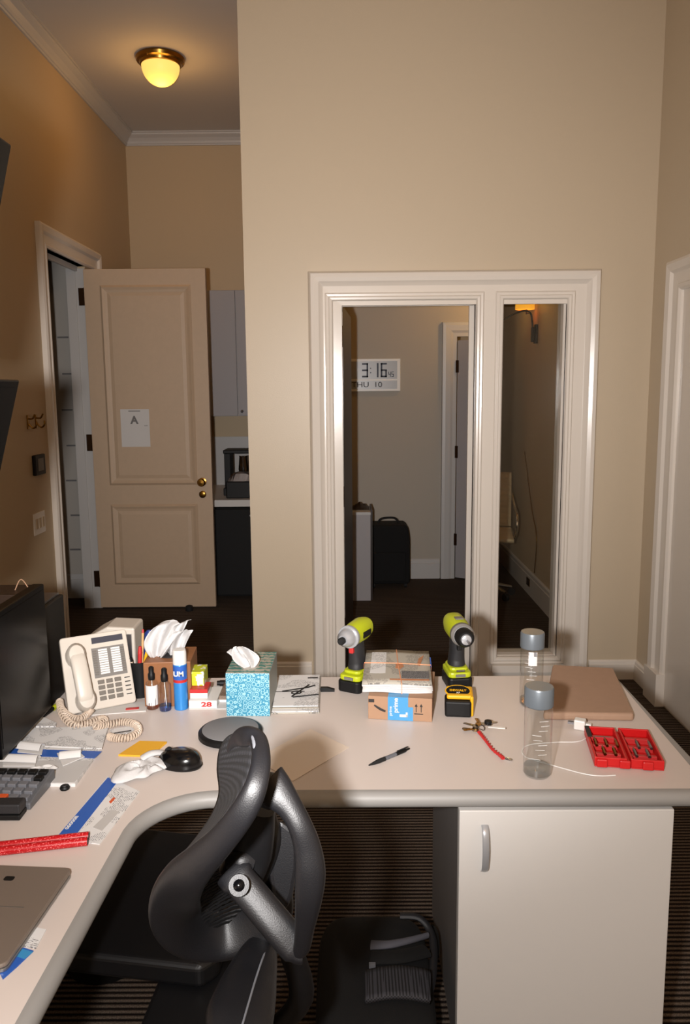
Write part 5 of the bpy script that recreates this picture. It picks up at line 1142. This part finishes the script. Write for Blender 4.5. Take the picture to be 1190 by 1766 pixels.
# spine and yoke with the chrome pivot
b = MB(); b.sweep(smoothpath([tuple(w3(448, 1395, 1.03)), tuple(w3(440, 1440, 1.04)), tuple(w3(428, 1480, 1.05)), tuple(w3(412, 1515, 1.05))], 6), [(0.020 + 0.001 * min(i, 10), 0.016) for i in range(19)], viewref, 14, pw=0.7); b.build('spine', 'chair_black', och, smooth=True)
b = MB(); b.sweep(smoothpath([tuple(w3(398, 1487, 1.04)), tuple(w3(415, 1484, 1.035)), tuple(w3(433, 1487, 1.04))], 4), [(0.013, 0.012)] * 9, viewref, 12, pw=0.6); b.build('yoke', 'charcoal', och, smooth=True)
b = MB(); b.sweep(smoothpath([tuple(w3(400, 1502, 1.03)), tuple(w3(415, 1520, 1.02)), tuple(w3(445, 1556, 1.01)), tuple(w3(480, 1598, 1.0)), tuple(w3(510, 1632, 0.995)), tuple(w3(522, 1636, 0.995))], 6),
                  [(0.024, 0.012)] * 6 + [(0.021, 0.012)] * 19 + [(0.018, 0.011)] * 6, viewref, 14, pw=0.7); b.build('lower_arm', 'charcoal', och, smooth=True)
pc = w3(412, 1527, 0.995); dirv = -viewref(pc)
b = MB(); b.cyl(pc - dirv * 0.012, pc + dirv * 0.010, 0.014, 0.013, 24); pb2 = b.build('pivot_boss', 'charcoal', och, smooth=True); b = MB(); b.sphere(pc + dirv * 0.009, 0.0075, 18); b.build('pivot_bolt', 'black_gloss', pb2, smooth=True)
# outer loop (armrest support) from the top knuckle round to the bottom corner
loop = [(463, 1352, .97, .026), (478, 1366, .965, .022), (500, 1392, .96, .016), (518, 1425, .955, .015), (530, 1462, .955, .017), (535, 1505, .955, .019), (532, 1550, .96, .017), (526, 1595, .975, .013), (521, 1630, .99, .011), (515, 1637, .995, .010)]
ls = smoothpath(loop, 6)
b = MB(); b.sweep([w3(x, y, Z) for x, y, Z, a in ls], [(a, 0.014) for x, y, Z, a in ls], viewref, 16, pw=0.75); b.build('arm_loop', 'charcoal', och, smooth=True)
b = MB(); b.sweep([w3(452, 1340, .98), w3(458, 1352, .975), w3(466, 1372, .97), w3(468, 1384, .975)], [(0.012, 0.012), (0.024, 0.02), (0.024, 0.02), (0.012, 0.012)], viewref, 16); b.build('arm_pad', 'chair_black', och, smooth=True)
# inner grey fin inside the loop
b = MB(); fin = [(480, 1412), (504, 1430), (514, 1460), (513, 1500), (505, 1545), (494, 1570), (470, 1545), (464, 1510), (468, 1480), (476, 1450)]
vs = [w3(x, y, 1.08) for x, y in fin] + [w3(x, y, 1.12) for x, y in fin]; n = len(fin)
b.add(vs, [tuple(range(n)), tuple(range(2 * n - 1, n - 1, -1))] + [(i, (i + 1) % n, n + (i + 1) % n, n + i) for i in range(n)]); b.build('back_shell', 'charcoal', och, bevel=0.006)
b = MB(); b.sweep(smoothpath([tuple(w3(450, 1400, 1.07)), tuple(w3(462, 1440, 1.075)), tuple(w3(456, 1475, 1.08)), tuple(w3(440, 1510, 1.085))], 5), [(0.018, 0.012)] * 16, viewref, 12); b.build('upright', 'chair_black', och, smooth=True)
# second arm pad (near, bottom centre) with stitched edge
pad = [(455, 1628, 1.17, .020), (444, 1655, 1.13, .030), (434, 1685, 1.10, .037), (425, 1715, 1.07, .042), (412, 1760, 1.03, .045), (400, 1800, 1.0, .035)]
ps = smoothpath(pad, 5)
b = MB(); b.sweep([w3(x, y, Z) for x, y, Z, a in ps], [(a, 0.018) for x, y, Z, a in ps], viewref, 16, pw=0.8); b.build('armrest', 'charcoal', och, smooth=True)
b = MB(); b.tube([w3(x + 8, y, Z - 0.021) for x, y, Z, a in ps[2:]], 0.0015, 6); b.build('stitching', 'keys', och)
b = MB(); b.cyl(w3(440, 1690, 1.13), Vector((0.06, 0.02, 0.40)), 0.014); b.build('armrest_post', 'chair_black', och, smooth=True)
# seat: slab whose near edge shows left of the backrest
sz = 0.485
sL, sR = P(120, 1640, sz), P(372, 1668, sz)
seat = [(sL.x - 0.02 - CH0.x, sL.y - CH0.y), (sR.x - 0.03 - CH0.x, sR.y - CH0.y), (sR.x - CH0.x, sR.y + 0.03 - CH0.y), (sR.x + 0.03 - CH0.x, sR.y + 0.42 - CH0.y), (sR.x - 0.02 - CH0.x, sR.y + 0.45 - CH0.y), (sL.x + 0.03 - CH0.x, sL.y + 0.45 - CH0.y), (sL.x - 0.03 - CH0.x, sL.y + 0.40 - CH0.y)]
b = MB(); b.prism(seat, 0.435, sz); b.build('seat', 'chair_black', och, bevel=0.012, bseg=4)
mc = Vector((0.0 - 0.09, 0.20, 0))
b = MB(); b.prism([(mc.x - 0.09, -0.02), (mc.x + 0.10, -0.02), (mc.x + 0.08, 0.30), (mc.x - 0.07, 0.30)], 0.36, 0.434); b.build('mechanism', 'chair_black', och, bevel=0.01)
b = MB(); b.cyl((mc.x, 0.06, 0.36), (mc.x - 0.03, -0.03, 0.33), 0.008); b.sphere((mc.x - 0.03, -0.03, 0.33), 0.014, 10); b.build('lever', 'black', och, smooth=True)
b = MB(); b.cyl((mc.x, 0.12, 0.10), (mc.x, 0.12, 0.37), 0.028); b.build('gas_lift', 'steel', och, smooth=True)
b = MB(); b.sweep(smoothpath([(mc.x + 0.05, 0.10, 0.40), (mc.x + 0.12, 0.0, 0.42), (0.13, -0.06, 0.55), (0.10, -0.10, 0.72), tuple(w3(440, 1545, 1.10))], 6), [(0.022, 0.012)] * 25, (0, 1, 0.2), 12); b.build('back_support', 'chair_black', och, smooth=True)
for k in range(5):
    a = R_(72 * k + 66); c_, s_ = math.cos(a), math.sin(a); o0 = Vector((mc.x, 0.12, 0))
    b = MB(); b.sweep([o0 + Vector((0.02 * c_, 0.02 * s_, 0.11)), o0 + Vector((0.15 * c_, 0.15 * s_, 0.10)), o0 + Vector((0.29 * c_, 0.29 * s_, 0.075))], [(0.026, 0.018), (0.022, 0.015), (0.016, 0.012)], (0, 0, 1), 12); lg = b.build('leg', 'steel', och, smooth=True)
    p = o0 + Vector((0.29 * c_, 0.29 * s_, 0.03)); tt = Vector((-s_, c_, 0))
    b = MB(); b.cyl(p - tt * 0.022, p - tt * 0.004, 0.0295); b.cyl(p + tt * 0.004, p + tt * 0.022, 0.0295); b.cyl(p + Vector((0, 0, 0.01)), p + Vector((0, 0, 0.05)), 0.006); b.build('castor', 'rubber', lg, smooth=True)

# ================================================================== BACKPACK ON THE FLOOR
BP = Vector((0.10, 1.83, 0))
bp = thing('backpack', 'black backpack with grey mesh panels lying on the carpet beside the cabinet', 'backpack', tuple(BP))
def blob(x0, x1, y0, y1, z0, z1, pwr=0.45, n=28, k=12, hump=0):
    b = MB()
    def fn(u, v):
        a = u * 2 * math.pi; ph = (v - 0.5) * math.pi
        c, s_ = math.cos(a), math.sin(a); c = math.copysign(abs(c) ** pwr, c); s_ = math.copysign(abs(s_) ** pwr, s_)
        cp_, sp_ = abs(math.cos(ph)) ** pwr, math.copysign(abs(math.sin(ph)) ** pwr, math.sin(ph))
        return Vector(((x0 + x1) / 2 + (x1 - x0) / 2 * c * cp_, (y0 + y1) / 2 + (y1 - y0) / 2 * s_ * cp_, (z0 + z1) / 2 + (z1 - z0) / 2 * sp_))
    b.grid(fn, n, k); return b
blob(-0.19, 0.100, -0.30, 0.145, 0.002, 0.19).build('main_body', 'fabric', bp, smooth=True)
pbx = lambda x, y, z: P(x, y, z) - BP
b = MB(); b.grid(lambda u, v: (pbx(630 + 112 * u, 1676 + 52 * v + 8 * (1 - u) * 0, 0.20)) + Vector((0, 0, 0.012 * math.sin(math.pi * u) - 0.0)), 12, 6); b.build('mesh_pocket', 'bagmesh', bp, smooth=True, solid=0.012)
b = MB(); b.sweep(smoothpath([tuple(pbx(640, 1630, 0.205)), tuple(pbx(670, 1629, 0.21)), tuple(pbx(705, 1622, 0.21)), tuple(pbx(738, 1613, 0.20))], 5), [(0.016 - 0.0007 * i, 0.008) for i in range(16)], (0, 0, 1), 12); b.build('strap_pad', mat('grey webbing', (88, 88, 96), 0.8), bp, smooth=True)
b = MB(); b.sweep(smoothpath([tuple(pbx(640, 1652, 0.205)), tuple(pbx(690, 1650, 0.212)), tuple(pbx(735, 1640, 0.20))], 5), [(0.022, 0.010)] * 11, (0, 0, 1), 12); b.build('cross_strap', 'fabric', bp, smooth=True)
b = MB(); b.sweep(smoothpath([tuple(pbx(690, 1580, 0.20)), tuple(pbx(722, 1583, 0.20)), tuple(pbx(742, 1606, 0.18)), tuple(pbx(748, 1640, 0.17)), tuple(pbx(745, 1690, 0.16)), tuple(pbx(735, 1730, 0.15))], 5), [(0.010, 0.008)] * 26, (0, 0, 1), 10); b.build('edge_piping', 'black_soft', bp, smooth=True)
b = MB(); b.tube(smoothpath([tuple(pbx(736, 1600, 0.15)), tuple(pbx(748, 1604, 0.14)), tuple(pbx(752, 1628, 0.14)), tuple(pbx(750, 1652, 0.14)), tuple(pbx(738, 1668, 0.14))], 6), 0.009, 8); b.build('carry_handle', 'rubber', bp, smooth=True)
b = MB(); b.box(-0.008, 0.008, -0.004, 0.004, -0.006, 0.006, Matrix.Translation(pbx(642, 1665, 0.207))); b.build('buckle', 'keys', bp)
# dark bag / bin under the left wing
bn = thing('waste_bin', 'black waste bin with a loose bag in the shadow under the desk', 'waste bin', (-0.70, 2.02, 0))
b = MB(); b.lathe([(0, 0.001), (0.11, 0.001), (0.14, 0.30), (0.135, 0.30), (0.105, 0.01), (0, 0.01)], 28); b.build('bin', 'black', bn, smooth=True)
b = MB(); b.lathe([(0.136, 0.296), (0.146, 0.30), (0.15, 0.285), (0.147, 0.26), (0.142, 0.262)], 28); b.build('liner', 'black_gloss', bn, smooth=True)
